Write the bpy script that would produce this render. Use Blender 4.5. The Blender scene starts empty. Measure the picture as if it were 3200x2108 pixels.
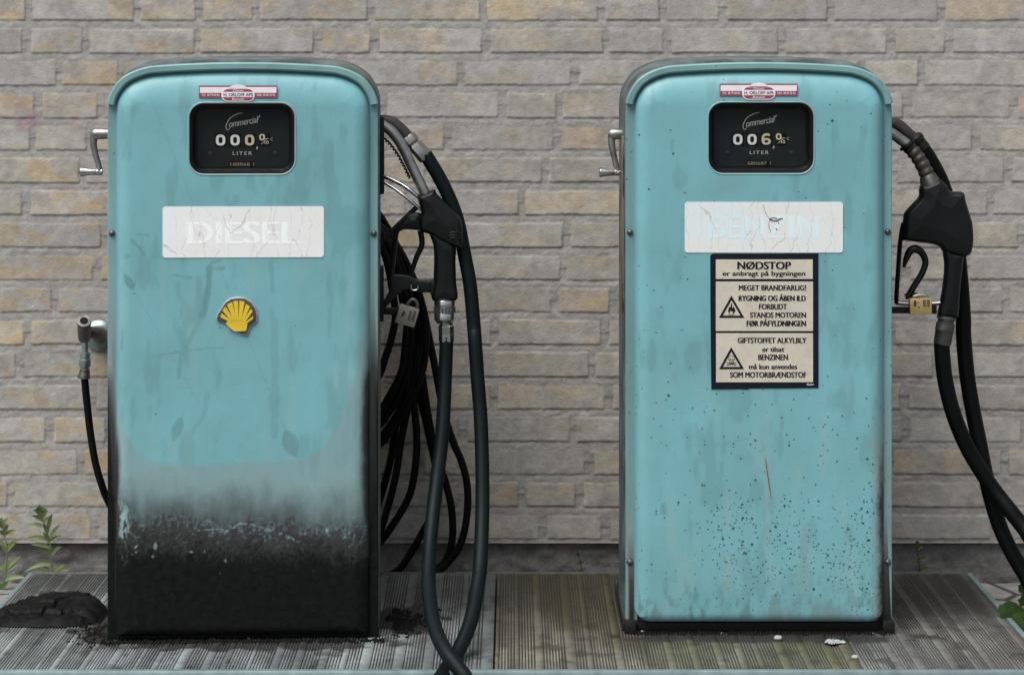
import bpy, bmesh, math, random
import numpy as np
from mathutils import Vector, Matrix

C = bpy.context.scene
COL = C.collection
R = math.radians

# ------------------------------------------------------------------ camera, light, exposure
F = 8000.0            # focal length in photo pixels (photo is 3200 wide)
EYE = 1.141           # camera height above the platform
HORIZ = 174.0         # photo row of the horizon
cam_d = bpy.data.cameras.new('camera')
cam = bpy.data.objects.new('camera', cam_d)
COL.objects.link(cam)
cam.location = (0, 0, EYE)
cam.rotation_euler = (R(90), 0, 0)
cam_d.sensor_width = 36
cam_d.lens = F / 3200 * 36
cam_d.shift_y = -(1054 - HORIZ) / 3200
cam_d.clip_start = 0.1
cam_d.clip_end = 2000
C.camera = cam

SUN_EL, SUN_AZ = 60, 38          # soft overcast light from above, a little to the left, from the street side
w = bpy.data.worlds.new('World')
C.world = w
w.use_nodes = True
nt = w.node_tree
sky = nt.nodes.new('ShaderNodeTexSky')
sky.sky_type = 'NISHITA'
sky.sun_disc = False
sky.sun_elevation = R(SUN_EL)
sky.sun_rotation = R(180 + SUN_AZ)
sky.dust_density = 4
hs = nt.nodes.new('ShaderNodeHueSaturation')
hs.inputs['Saturation'].default_value = 0.35
bg = nt.nodes['Background']
bg.inputs[1].default_value = 0.055
nt.links.new(sky.outputs[0], hs.inputs['Color'])
nt.links.new(hs.outputs[0], bg.inputs[0])
sd = bpy.data.lights.new('sun', 'SUN')
sd.energy = 1.5
sd.angle = R(50)
sd.color = (1, 0.975, 0.94)
sun = bpy.data.objects.new('sun', sd)
COL.objects.link(sun)
_d = Vector((-math.sin(R(SUN_AZ)) * math.cos(R(SUN_EL)), -math.cos(R(SUN_AZ)) * math.cos(R(SUN_EL)), math.sin(R(SUN_EL))))
sun.rotation_euler = _d.to_track_quat('Z', 'Y').to_euler()
C.view_settings.view_transform = 'Standard'
C.view_settings.look = 'None'
C.view_settings.gamma = 1
C.view_settings.exposure = 1.2


def P(px, py, Y):
    "real-world point that the photo shows at (px, py), Y metres away"
    return Vector(((px - 1600) * Y / F, Y, EYE - (py - HORIZ) * Y / F))


# ------------------------------------------------------------------ numpy noise
def vnoise(x, z, seed):
    rs = np.random.RandomState(seed)
    L = rs.rand(256, 256)
    xi = np.floor(x).astype(int); zi = np.floor(z).astype(int)
    fx = x - xi; fz = z - zi
    fx = fx * fx * (3 - 2 * fx); fz = fz * fz * (3 - 2 * fz)
    a = L[xi & 255, zi & 255]; b = L[(xi + 1) & 255, zi & 255]
    c = L[xi & 255, (zi + 1) & 255]; d = L[(xi + 1) & 255, (zi + 1) & 255]
    return (a * (1 - fx) + b * fx) * (1 - fz) + (c * (1 - fx) + d * fx) * fz


def fbm(x, z, seed, o=4):
    t = 0; a = 0.5; s = 0
    for k in range(o):
        t = t + a * vnoise(x * 2 ** k + 17.3 * k, z * 2 ** k + 5.1 * k, seed + k)
        s += a; a *= 0.5
    return t / s


def sst(a, b, x):
    t = np.clip((x - a) / (b - a), 0, 1)
    return t * t * (3 - 2 * t)


def seg_dist(x, z, pts):
    d = np.full(x.shape, 1e9)
    for (ax, az), (bx, bz) in zip(pts[:-1], pts[1:]):
        vx, vz = bx - ax, bz - az
        t = np.clip(((x - ax) * vx + (z - az) * vz) / (vx * vx + vz * vz + 1e-12), 0, 1)
        d = np.minimum(d, np.hypot(x - ax - t * vx, z - az - t * vz))
    return d


# ------------------------------------------------------------------ material helpers
class NT:
    def __init__(s, name):
        s.m = bpy.data.materials.new(name); s.m.use_nodes = True
        s.n = s.m.node_tree.nodes; s.l = s.m.node_tree.links
        s.b = s.n['Principled BSDF']

    def new(s, t, **k):
        n = s.n.new(t)
        for a, v in k.items(): setattr(n, a, v)
        return n

    def link(s, a, b): s.l.new(a, b)

    def coord(s, scale=(1, 1, 1)):
        tc = s.new('ShaderNodeTexCoord'); mp = s.new('ShaderNodeMapping')
        mp.inputs['Scale'].default_value = scale
        s.link(tc.outputs['Object'], mp.inputs['Vector'])
        return mp.outputs[0]

    def noise(s, scale, detail=4, rough=0.55, vec=None):
        n = s.new('ShaderNodeTexNoise')
        n.inputs['Scale'].default_value = scale; n.inputs['Detail'].default_value = detail
        n.inputs['Roughness'].default_value = rough
        s.link(vec if vec is not None else s.coord(), n.inputs['Vector'])
        return n.outputs['Fac']

    def ramp(s, fac, p0, p1, c0=(0, 0, 0, 1), c1=(1, 1, 1, 1)):
        r = s.new('ShaderNodeValToRGB')
        r.color_ramp.elements[0].position = p0; r.color_ramp.elements[1].position = p1
        r.color_ramp.elements[0].color = c0; r.color_ramp.elements[1].color = c1
        s.link(fac, r.inputs[0]); return r.outputs[0]

    def mix(s, fac, a, b, mode='MIX'):
        n = s.new('ShaderNodeMix', data_type='RGBA', blend_type=mode)
        for sock, v in ((n.inputs[0], fac), (n.inputs[6], a), (n.inputs[7], b)):
            if hasattr(v, 'links'): s.link(v, sock)
            elif isinstance(v, (tuple, list)): sock.default_value = (*v[:3], 1)
            else: sock.default_value = v
        return n.outputs[2]

    def math(s, op, a, b=0.0):
        n = s.new('ShaderNodeMath', operation=op)
        for sock, v in ((n.inputs[0], a), (n.inputs[1], b)):
            if hasattr(v, 'links'): s.link(v, sock)
            else: sock.default_value = v
        return n.outputs[0]

    def attr(s, name):
        a = s.new('ShaderNodeAttribute', attribute_name=name)
        sp = s.new('ShaderNodeSeparateColor'); s.link(a.outputs['Color'], sp.inputs[0])
        return a.outputs['Color'], sp.outputs

    def bump(s, h, strength=0.3, dist=0.001):
        b = s.new('ShaderNodeBump')
        b.inputs['Strength'].default_value = strength; b.inputs['Distance'].default_value = dist
        s.link(h, b.inputs['Height']); s.link(b.outputs[0], s.b.inputs['Normal'])

    def col(s, c):
        if hasattr(c, 'links'): s.link(c, s.b.inputs['Base Color'])
        else: s.b.inputs['Base Color'].default_value = (*c[:3], 1)

    def setv(s, k, v):
        if hasattr(v, 'links'): s.link(v, s.b.inputs[k])
        else: s.b.inputs[k].default_value = v


def simple(name, c, rough=0.5, metal=0.0, vary=0.25, scale=60, bump=0.15, bdist=0.0006, c2=None, spec=0.5):
    t = NT(name)
    n = t.noise(scale, 5)
    c2 = c2 or tuple(v * (1 - vary) for v in c)
    t.col(t.mix(t.ramp(n, 0.3, 0.7), c2, c))
    t.setv('Metallic', metal)
    t.setv('Specular IOR Level', spec)
    rr = t.new('ShaderNodeMapRange')
    rr.inputs[3].default_value = max(0.02, rough - 0.1); rr.inputs[4].default_value = min(1, rough + 0.12)
    t.link(t.noise(scale * 0.7, 4), rr.inputs[0]); t.setv('Roughness', rr.outputs[0])
    if bump: t.bump(t.noise(scale * 6, 3), bump, bdist)
    return t.m


M = {}
M['chrome'] = simple('chrome', (0.62, 0.63, 0.63), 0.22, 1.0, 0.3, 40, 0.05)
M['steel'] = simple('worn_steel', (0.42, 0.42, 0.41), 0.38, 0.9, 0.45, 45, 0.2)
M['grey_metal'] = simple('grey_coupling_metal', (0.16, 0.16, 0.155), 0.45, 0.8, 0.5, 60, 0.25)
M['dull_metal'] = simple('dull_brown_metal', (0.10, 0.092, 0.08), 0.5, 0.6, 0.5, 80, 0.3)
M['rubber'] = simple('hose_rubber', (0.0035, 0.0085, 0.0095), 0.5, 0, 0.4, 25, 0.25, 0.0006, spec=0.16)
M['black_plastic'] = simple('black_plastic', (0.0045, 0.0058, 0.0065), 0.42, 0, 0.4, 30, 0.25, 0.0008, spec=0.3)
M['black_worn'] = simple('worn_black_metal', (0.014, 0.014, 0.014), 0.5, 0.0, 0.4, 40, 0.3, spec=0.2)
M['black_rubber'] = simple('black_hose_rubber', (0.003, 0.0036, 0.004), 0.5, 0, 0.4, 25, 0.25, 0.0006, spec=0.12)
M['brown_rubber'] = simple('brown_rubber', (0.035, 0.03, 0.027), 0.6, 0, 0.4, 60, 0.4)
M['brass'] = simple('brass_padlock', (0.62, 0.47, 0.20), 0.42, 0.55, 0.2, 70, 0.15)
M['padlock_grey'] = simple('grey_padlock', (0.26, 0.25, 0.22), 0.5, 0.5, 0.3, 70, 0.25)
M['mark_dark'] = simple('engraved_mark', (0.03, 0.028, 0.025), 0.6, 0, 0.2, 50, 0)
M['tap_metal'] = simple('tap_metal', (0.32, 0.42, 0.43), 0.38, 0.8, 0.35, 50, 0.1)
M['white_print'] = simple('white_print', (0.80, 0.82, 0.80), 0.5, 0, 0.08, 60, 0)
M['cream_digit'] = simple('cream_digit', (0.75, 0.68, 0.48), 0.5, 0, 0.2, 60, 0)
M['dim_digit'] = simple('dim_digit', (0.34, 0.30, 0.22), 0.5, 0, 0.3, 90, 0)
M['grey_print'] = simple('grey_print', (0.55, 0.58, 0.56), 0.5, 0, 0.15, 60, 0)
M['dial_face'] = simple('dial_face', (0.017, 0.024, 0.0235), 0.55, 0, 0.3, 30, 0.1, spec=0.1)
M['dial_dark'] = simple('dial_black', (0.005, 0.006, 0.006), 0.6, 0, 0.3, 30, 0, spec=0.1)
M['gasket'] = simple('window_gasket', (0.0035, 0.0042, 0.005), 0.45, 0, 0.3, 50, 0.1, spec=0.2)
M['red_dot'] = simple('red_brown_screw', (0.05, 0.022, 0.022), 0.5, 0.2, 0.3, 60, 0)
M['sticker_red'] = simple('sticker_red', (0.30, 0.055, 0.11), 0.45, 0, 0.15, 80, 0)
M['sticker_white'] = simple('sticker_white', (0.84, 0.80, 0.83), 0.4, 0, 0.1, 80, 0)
M['faint_print'] = simple('faint_print', (0.50, 0.47, 0.50), 0.5, 0, 0.15, 80, 0)
M['sign_black'] = simple('sign_black', (0.008, 0.010, 0.020), 0.45, 0, 0.3, 50, 0.1, spec=0.2)
M['sign_cream'] = simple('sign_cream', (0.60, 0.55, 0.43), 0.55, 0, 0.0, 22, 0.1, c2=(0.52, 0.51, 0.47))
M['shell_yellow'] = simple('emblem_yellow', (0.72, 0.52, 0.03), 0.4, 0, 0.15, 60, 0.1)
M['shell_grey'] = simple('emblem_grey', (0.085, 0.08, 0.085), 0.5, 0.2, 0.4, 60, 0.2)
M['shell_edge'] = simple('emblem_edge', (0.55, 0.50, 0.52), 0.35, 0.5, 0.3, 60, 0.1)
M['leaf'] = simple('weed_leaf', (0.155, 0.20, 0.075), 0.6, 0, 0.45, 45, 0.1)
M['leaf_dark'] = simple('dark_weed_leaf', (0.045, 0.065, 0.02), 0.6, 0, 0.4, 45, 0.1)
M['leaf_broad'] = simple('broad_leaf', (0.022, 0.046, 0.008), 0.8, 0, 0.5, 60, 0.3, 0.001, spec=0.15)
M['rag'] = simple('oily_black_cloth', (0.004, 0.0046, 0.0052), 0.55, 0, 0.5, 30, 0.5, 0.0012, spec=0.12)
M['debris'] = simple('black_grit', (0.0065, 0.006, 0.0055), 0.9, 0, 0.6, 90, 0.3, spec=0.2)
M['tear'] = simple('torn_film_edge', (0.06, 0.10, 0.11), 0.7, 0, 0.4, 300, 0)
M['scratch_pale'] = simple('scratch_primer', (0.42, 0.31, 0.30), 0.7, 0, 0.3, 300, 0)
M['scratch_rust'] = simple('scratch_rust', (0.10, 0.05, 0.05), 0.8, 0, 0.4, 300, 0)
M['paper'] = simple('paper_scrap', (0.34, 0.37, 0.38), 0.6, 0, 0.25, 90, 0.3)
M['pebble'] = simple('pebble', (0.40, 0.38, 0.35), 0.8, 0, 0.3, 120, 0.3)


# pump paint: teal with dirt and painted edge shade read from the panel's own maps
def paint_mat(name, base, base2, trimlike=False, use_attr=True):
    t = NT(name)
    big = t.noise(5, 5, 0.6)
    streak = t.noise(1, 5, 0.6, t.coord((38, 38, 3.0)))
    fine = t.noise(260, 2)
    c = t.mix(t.ramp(big, 0.35, 0.68), base2, base)
    c = t.mix(t.math('MULTIPLY', t.ramp(streak, 0.5, 0.75), 0.10), c, tuple(v * 0.78 for v in base2))
    c = t.mix(t.math('MULTIPLY', t.ramp(fine, 0.3, 0.7), 0.16), c, tuple(v * 0.62 for v in base2))
    # sparse tiny chips
    vo = t.new('ShaderNodeTexVoronoi'); vo.inputs['Scale'].default_value = 48
    t.link(t.coord(), vo.inputs['Vector'])
    chip = t.math('LESS_THAN', vo.outputs['Distance'], 0.085)
    sp = t.new('ShaderNodeSeparateColor'); t.link(vo.outputs['Color'], sp.inputs[0])
    chip = t.math('MULTIPLY', chip, t.math('GREATER_THAN', sp.outputs[0], 0.93 if not trimlike else 0.9))
    c = t.mix(t.math('MULTIPLY', chip, 0.75), c, (0.03, 0.06, 0.065))
    rough = 0.42
    if use_attr:
        _, d = t.attr('dirt'); _, w_ = t.attr('wear')
        # speckles: dense small dark chips where the map says so
        v2 = t.new('ShaderNodeTexVoronoi'); v2.inputs['Scale'].default_value = 105
        nzv = t.new('ShaderNodeTexNoise'); nzv.inputs['Scale'].default_value = 220; t.link(t.coord(), nzv.inputs['Vector'])
        wv = t.new('ShaderNodeMix', data_type='RGBA', blend_type='LINEAR_LIGHT'); wv.inputs[0].default_value = 0.0022
        t.link(t.coord(), wv.inputs[6]); t.link(nzv.outputs['Color'], wv.inputs[7])
        t.link(wv.outputs[2], v2.inputs['Vector'])
        s2 = t.new('ShaderNodeSeparateColor'); t.link(v2.outputs['Color'], s2.inputs[0])
        size = t.math('ADD', 0.06, t.math('MULTIPLY', t.math('POWER', s2.outputs[1], 2.5), 0.24))
        dot = t.math('MULTIPLY', t.math('LESS_THAN', v2.outputs['Distance'], size),
                     t.math('LESS_THAN', s2.outputs[0], d[2]))
        v3 = t.new('ShaderNodeTexVoronoi'); v3.inputs['Scale'].default_value = 210
        t.link(t.coord(), v3.inputs['Vector'])
        s3 = t.new('ShaderNodeSeparateColor'); t.link(v3.outputs['Color'], s3.inputs[0])
        dot3 = t.math('MULTIPLY', t.math('LESS_THAN', v3.outputs['Distance'], t.math('MULTIPLY', s3.outputs[1], 0.42)), t.math('LESS_THAN', s3.outputs[0], t.math('MULTIPLY', d[2], 1.0)))
        dot = t.math('MAXIMUM', dot, t.math('MULTIPLY', dot3, 0.85))
        c = t.mix(t.math('MULTIPLY', d[1], 1.0), c, (0.055, 0.125, 0.135))
        c = t.mix(t.math('MULTIPLY', dot, 0.9), c, (0.012, 0.034, 0.038))
        c = t.mix(w_[1], c, (0.30, 0.40, 0.40))
        c = t.mix(w_[0], c, (0.16, 0.045, 0.04))
        c = t.mix(w_[2], c, (0.05, 0.052, 0.05))
        sootc = t.mix(t.ramp(t.noise(70, 5), 0.35, 0.7), (0.003, 0.0036, 0.004), (0.0075, 0.008, 0.008))
        sootc = t.mix(t.math('MULTIPLY', t.ramp(t.noise(1, 6, 0.7, t.coord((60, 60, 90))), 0.60, 0.72), 0.6), sootc, (0.028, 0.029, 0.028))
        c = t.mix(t.math('MULTIPLY', t.ramp(d[0], 0.0, 0.2), 0.60), c, (0.235, 0.285, 0.285))
        c = t.mix(t.ramp(d[0], 0.18, 0.56), c, (0.046, 0.050, 0.050))
        c = t.mix(t.ramp(d[0], 0.52, 0.95), c, sootc)
        rr = t.math('ADD', t.math('MULTIPLY', d[0], 0.22), rough)
        t.setv('Roughness', rr)
        t.setv('Specular IOR Level', t.math('SUBTRACT', 0.5, t.math('MULTIPLY', d[0], 0.38)))
    else:
        t.setv('Roughness', rough + 0.08)
    t.col(c)
    h = t.math('ADD', t.math('MULTIPLY', t.noise(9, 3), 6.0), t.noise(300, 2))
    t.bump(h, 0.18, 0.0012)
    return t.m


TEAL = (0.185, 0.445, 0.492); TEAL2 = (0.158, 0.370, 0.402)
M['paint'] = paint_mat('teal_paint', TEAL, TEAL2)
M['paint_plain'] = paint_mat('teal_trim_paint', (0.20, 0.375, 0.375), (0.155, 0.295, 0.30), True, True)
M['lip'] = paint_mat('teal_window_lip', (0.20, 0.40, 0.41), (0.24, 0.31, 0.31), True, False)


def housing_mat():
    t = NT('dark_housing')
    n = t.noise(14, 6, 0.65)
    c = t.mix(t.ramp(n, 0.4, 0.65), (0.040, 0.050, 0.053), (0.12, 0.15, 0.155))
    t.col(c); t.setv('Roughness', 0.55); t.bump(t.noise(120, 4), 0.3, 0.001)
    return t.m


M['housing'] = housing_mat()


def peel_mat():
    t = NT('peeling_side_sticker')
    n = t.noise(1, 5, 0.65, t.coord((40, 40, 9)))
    c = t.mix(t.ramp(n, 0.44, 0.5), (0.025, 0.022, 0.019), (0.17, 0.14, 0.10))
    t.col(c); t.setv('Roughness', 0.7); t.bump(n, 0.5, 0.002)
    return t.m


M['peel'] = peel_mat()


def label_mat(name, c0, c1, seed):
    "white plastic film with crazing"
    t = NT(name)
    co = t.coord((1, 1, 1))
    def craze(scale, wid, off):
        mp = t.new('ShaderNodeMapping'); mp.inputs['Scale'].default_value = scale
        mp.inputs['Location'].default_value = (seed + off, seed, off)
        nz = t.new('ShaderNodeTexNoise'); nz.inputs['Scale'].default_value = 30; nz.inputs['Detail'].default_value = 4
        t.link(co, nz.inputs['Vector'])
        ad = t.new('ShaderNodeMix', data_type='RGBA', blend_type='LINEAR_LIGHT'); ad.inputs[0].default_value = 0.018
        t.link(co, ad.inputs[6]); t.link(nz.outputs['Color'], ad.inputs[7])
        t.link(ad.outputs[2], mp.inputs['Vector'])
        v = t.new('ShaderNodeTexVoronoi', feature='DISTANCE_TO_EDGE'); v.inputs['Scale'].default_value = 1
        t.link(mp.outputs[0], v.inputs['Vector'])
        return t.math('LESS_THAN', v.outputs['Distance'], wid)
    a = craze((34, 0.01, 5), 0.010, 3.0)
    b = craze((80, 0.01, 66), 0.020, 9.0)
    m = t.noise(7, 3)
    b = t.math('MULTIPLY', b, t.ramp(m, 0.4, 0.65))
    c = t.mix(t.ramp(t.noise(9, 4), 0.35, 0.65), c1, c0)
    c = t.mix(t.math('MULTIPLY', b, 0.30), c, (0.52, 0.46, 0.43))
    c = t.mix(t.math('MULTIPLY', a, 0.42), c, (0.40, 0.33, 0.31))
    t.col(c); t.setv('Roughness', 0.4)
    t.bump(t.math('SUBTRACT', t.noise(40, 3), a), 0.15, 0.0006)
    return t.m


M['diesel_film'] = label_mat('white_film_warm', (0.80, 0.825, 0.825), (0.775, 0.79, 0.785), 4.35)
M['benzin_film'] = label_mat('white_film_cool', (0.70, 0.775, 0.785), (0.74, 0.75, 0.735), 6.3)
M['diesel_letters'] = label_mat('white_letters', (0.90, 0.94, 0.94), (0.89, 0.93, 0.93), 4.35)
M['benzin_letters'] = label_mat('pale_blue_letters', (0.655, 0.80, 0.845), (0.72, 0.83, 0.855), 6.3)


def sign_cream_mat():
    t = NT('aged_cream_sign')
    c = t.mix(t.ramp(t.noise(16, 5, 0.6), 0.35, 0.65), (0.50, 0.47, 0.40), (0.60, 0.56, 0.46))
    c = t.mix(t.math('MULTIPLY', t.ramp(t.noise(1, 5, 0.7, t.coord((70, 70, 160))), 0.58, 0.75), 0.6), c, (0.25, 0.21, 0.16))
    t.col(c); t.setv('Roughness', 0.5); t.bump(t.noise(300, 2), 0.2, 0.0005)
    return t.m


M['sign_cream'] = sign_cream_mat()


def glass_mat():
    t = NT('window_glass')
    tr = t.new('ShaderNodeBsdfTransparent'); gl = t.new('ShaderNodeBsdfGlossy')
    gl.inputs['Roughness'].default_value = 0.12
    fr = t.new('ShaderNodeFresnel'); fr.inputs[0].default_value = 1.45
    mx = t.new('ShaderNodeMixShader')
    sm = t.math('MULTIPLY', fr.outputs[0], t.math('ADD', 0.05, t.math('MULTIPLY', t.noise(14, 4), 0.5)))
    t.link(sm, mx.inputs[0]); t.link(tr.outputs[0], mx.inputs[1]); t.link(gl.outputs[0], mx.inputs[2])
    t.link(mx.outputs[0], t.n['Material Output'].inputs[0])
    return t.m


M['glass'] = glass_mat()


# ------------------------------------------------------------------ mesh builder
def crom(pts, n=8, closed=False):
    pts = [Vector(p) for p in pts]; out = []
    m = len(pts)
    rng = range(m if closed else m - 1)
    for i in rng:
        if closed: a, b, c, d = pts[i - 1], pts[i], pts[(i + 1) % m], pts[(i + 2) % m]
        else: a, b, c, d = pts[max(i - 1, 0)], pts[i], pts[i + 1], pts[min(i + 2, m - 1)]
        for k in range(n):
            t = k / n
            out.append(0.5 * (2 * b + (c - a) * t + (2 * a - 5 * b + 4 * c - d) * t * t + (3 * b - a - 3 * c + d) * t ** 3))
    if not closed: out.append(pts[-1])
    return out


def densify(pts, step):
    out = []
    m = len(pts)
    for i in range(m):
        a, b = pts[i], pts[(i + 1) % m]
        k = max(1, int((b - a).length / step))
        for j in range(k): out.append(a.lerp(b, j / k))
    return out


class MB:
    def __init__(s): s.v = []; s.f = []; s.mi = []

    def add(s, vs, fs, mi=0):
        o = len(s.v); s.v += [Vector(v) for v in vs]
        for f in fs: s.f.append([i + o for i in f]); s.mi.append(mi)
        return s

    def box(s, c, d, mi=0, bev=0.0, rot=None):
        bm = bmesh.new(); bmesh.ops.create_cube(bm, size=1)
        bmesh.ops.scale(bm, vec=d, verts=bm.verts)
        if bev: bmesh.ops.bevel(bm, geom=list(bm.edges), offset=bev, segments=2, profile=0.5, affect='EDGES')
        if rot is not None: bmesh.ops.transform(bm, matrix=rot.to_4x4(), verts=bm.verts)
        bmesh.ops.translate(bm, vec=c, verts=bm.verts)
        bm.verts.index_update()
        s.add([v.co.copy() for v in bm.verts], [[v.index for v in f.verts] for f in bm.faces], mi)
        bm.free(); return s

    def tube(s, pts, r, seg=14, mi=0, smooth=6, cap=True, flat=None):
        P0 = crom(pts, smooth) if smooth else [Vector(p) for p in pts]
        n = len(P0)
        if isinstance(r, (int, float)): rr = [r] * n
        else: rr = list(np.interp(np.linspace(0, 1, n), np.linspace(0, 1, len(r)), r))
        t0 = (P0[1] - P0[0]).normalized()
        up = Vector((0, 1, 0)) if abs(t0.y) < 0.9 else Vector((1, 0, 0))
        a = (up - t0 * up.dot(t0)).normalized()
        vs = []; fs = []
        for i in range(n):
            t = (P0[min(i + 1, n - 1)] - P0[max(i - 1, 0)])
            if t.length < 1e-9: t = t0
            t = t.normalized()
            a = (a - t * a.dot(t)).normalized(); b = t.cross(a)
            fl = flat or 1.0
            for k in range(seg):
                an = 2 * math.pi * k / seg
                vs.append(P0[i] + a * (math.cos(an) * rr[i] * fl) + b * (math.sin(an) * rr[i]))
        for i in range(n - 1):
            for k in range(seg):
                k2 = (k + 1) % seg
                fs.append([i * seg + k, i * seg + k2, (i + 1) * seg + k2, (i + 1) * seg + k])
        if cap:
            fs.append(list(range(seg))[::-1]); fs.append([(n - 1) * seg + k for k in range(seg)])
        return s.add(vs, fs, mi)

    def lathe(s, base, axis, prof, seg=20, mi=0):
        "prof: list of (distance along axis, radius)"
        axis = Vector(axis).normalized()
        up = Vector((0, 0, 1)) if abs(axis.z) < 0.9 else Vector((1, 0, 0))
        a = axis.cross(up).normalized(); b = axis.cross(a)
        base = Vector(base); vs = []; fs = []
        for d, r in prof:
            for k in range(seg):
                an = 2 * math.pi * k / seg + math.pi / seg
                vs.append(base + axis * d + a * (math.cos(an) * r) + b * (math.sin(an) * r))
        n = len(prof)
        for i in range(n - 1):
            for k in range(seg):
                k2 = (k + 1) % seg
                fs.append([i * seg + k, (i + 1) * seg + k, (i + 1) * seg + k2, i * seg + k2])
        fs.append(list(range(seg))); fs.append([(n - 1) * seg + k for k in range(seg)][::-1])
        return s.add(vs, fs, mi)

    caps = ()

    def plate(s, pts, y0, y1, bev=0.0, mi=0, steps=4):
        "pts: closed outline in (x, z); solid between y0 (front) and y1 (back) with rounded edges"
        pts = [Vector((p[0], p[1])) for p in pts]
        ar = sum(pts[i].x * pts[(i + 1) % len(pts)].y - pts[(i + 1) % len(pts)].x * pts[i].y for i in range(len(pts)))
        if ar < 0: pts = pts[::-1]
        n = len(pts)
        nor = []
        for i in range(n):
            e1 = (pts[i] - pts[i - 1]); e2 = (pts[(i + 1) % n] - pts[i])
            e1 = e1.normalized() if e1.length > 1e-9 else Vector((1, 0)); e2 = e2.normalized() if e2.length > 1e-9 else e1
            t = e1 + e2
            t = t.normalized() if t.length > 1e-6 else e1
            nor.append(Vector((-t.y, t.x)))
        rings = []
        if bev > 0:
            for k in range(steps + 1):
                an = math.pi / 2 * k / steps
                rings.append((bev * (1 - math.sin(an)), y0 + bev * (1 - math.cos(an))))
            for k in range(steps, -1, -1):
                an = math.pi / 2 * k / steps
                rings.append((bev * (1 - math.sin(an)), y1 - bev * (1 - math.cos(an))))
        else: rings = [(0, y0), (0, y1)]
        vs = []; fs = []
        for o, y in rings:
            for i in range(n):
                q = pts[i] + nor[i] * o
                vs.append((q.x, y, q.y))
        for r_ in range(len(rings) - 1):
            for i in range(n):
                j = (i + 1) % n
                fs.append([r_ * n + i, r_ * n + j, (r_ + 1) * n + j, (r_ + 1) * n + i])
        fs.append(list(range(n))[::-1]); fs.append([(len(rings) - 1) * n + i for i in range(n)])
        s.caps = set(s.caps) | {len(s.f) + len(fs) - 2, len(s.f) + len(fs) - 1}
        return s.add(vs, [f[::-1] for f in fs], mi)

    def build(s, name, mats, parent=None, origin=None, smooth=40):
        o = Vector(origin) if origin is not None else Vector((0, 0, 0))
        me = bpy.data.meshes.new(name)
        me.from_pydata([tuple(v - o) for v in s.v], [], s.f)
        if not isinstance(mats, (list, tuple)): mats = [mats]
        for m in mats: me.materials.append(m)
        if len(mats) > 1: me.polygons.foreach_set('material_index', s.mi)
        bm = bmesh.new(); bm.from_mesh(me); bmesh.ops.recalc_face_normals(bm, faces=bm.faces); bm.to_mesh(me); bm.free()
        if smooth:
            me.polygons.foreach_set('use_smooth', [i not in s.caps for i in range(len(me.polygons))])
            me.set_sharp_from_angle(angle=R(smooth))
        me.update()
        ob = bpy.data.objects.new(name, me); COL.objects.link(ob)
        if parent is not None: ob.parent = parent
        elif origin is not None: ob.location = o
        return ob


def grid_mesh(name, X, Y, Z, mat, parent=None, keep=None, attrs=None, smooth=True):
    "X, Y, Z: 2-D arrays; keep: mask of faces"
    n, m = X.shape
    co = np.stack([X, Y, Z], -1).reshape(-1, 3)
    idx = np.arange(n * m).reshape(n, m)
    q = np.stack([idx[:-1, :-1], idx[1:, :-1], idx[1:, 1:], idx[:-1, 1:]], -1).reshape(-1, 4)
    if keep is not None: q = q[keep.reshape(-1)]
    me = bpy.data.meshes.new(name)
    me.vertices.add(len(co)); me.vertices.foreach_set('co', co.astype(np.float32).ravel())
    me.loops.add(q.size); me.loops.foreach_set('vertex_index', q.astype(np.int32).ravel())
    me.polygons.add(len(q)); me.polygons.foreach_set('loop_start', np.arange(0, q.size, 4, dtype=np.int32))
    me.update(calc_edges=True); me.validate()
    if smooth: me.polygons.foreach_set('use_smooth', np.ones(len(q), dtype=bool))
    for k, a in (attrs or {}).items():
        at = me.color_attributes.new(k, 'FLOAT_COLOR', 'POINT')
        full = np.ones((len(co), 4), np.float32); full[:, :3] = a.reshape(-1, 3)
        at.data.foreach_set('color', full.ravel())
    me.materials.append(mat)
    ob = bpy.data.objects.new(name, me); COL.objects.link(ob)
    if parent is not None: ob.parent = parent
    return ob


def tag(o, label=None, cat=None, group=None, kind=None):
    if label: o['label'] = label
    if cat: o['category'] = cat
    if group: o['group'] = group
    if kind: o['kind'] = kind
    return o


def thing(name, label, cat, loc, rz=0, group=None):
    o = bpy.data.objects.new(name, None); COL.objects.link(o)
    o.empty_display_size = 0.05
    o.location = loc; o.rotation_euler = (0, 0, rz)
    return tag(o, label, cat, group)


_tc = {}


def text_geo(txt, bold=0.0, shear=0.0, space=1.0):
    key = (txt, bold, shear, space)
    if key not in _tc:
        cu = bpy.data.curves.new('t', 'FONT'); cu.body = txt; cu.size = 1
        cu.offset = bold; cu.shear = shear; cu.space_character = space; cu.resolution_u = 4
        cu.fill_mode = 'FRONT'
        ob = bpy.data.objects.new('t', cu); COL.objects.link(ob)
        bpy.context.view_layer.update()
        me = bpy.data.meshes.new_from_object(ob.evaluated_get(bpy.context.evaluated_depsgraph_get()))
        vs = [(v.co.x, v.co.y) for v in me.vertices]; fs = [list(p.vertices) for p in me.polygons]
        bpy.data.objects.remove(ob); bpy.data.curves.remove(cu); bpy.data.meshes.remove(me)
        _tc[key] = (vs, fs)
    return _tc[key]


def text(mb, txt, x0, x1, z0, z1, y, bold=0.0, shear=0.0, space=1.0, mi=0, rot=0.0):
    "heavier strokes: the same lettering struck three times, side by side, each a hair in front of the last"
    if bold:
        wd = bold * 0.62 * (z1 - z0)
        for k, o in enumerate((-wd, wd, 0.0)):
            text1(mb, txt, x0 + wd + o, x1 - wd + o, z0, z1, y - 0.00008 * k, 0, shear, space, mi, rot)
    else: text1(mb, txt, x0, x1, z0, z1, y, 0, shear, space, mi, rot)


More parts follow.
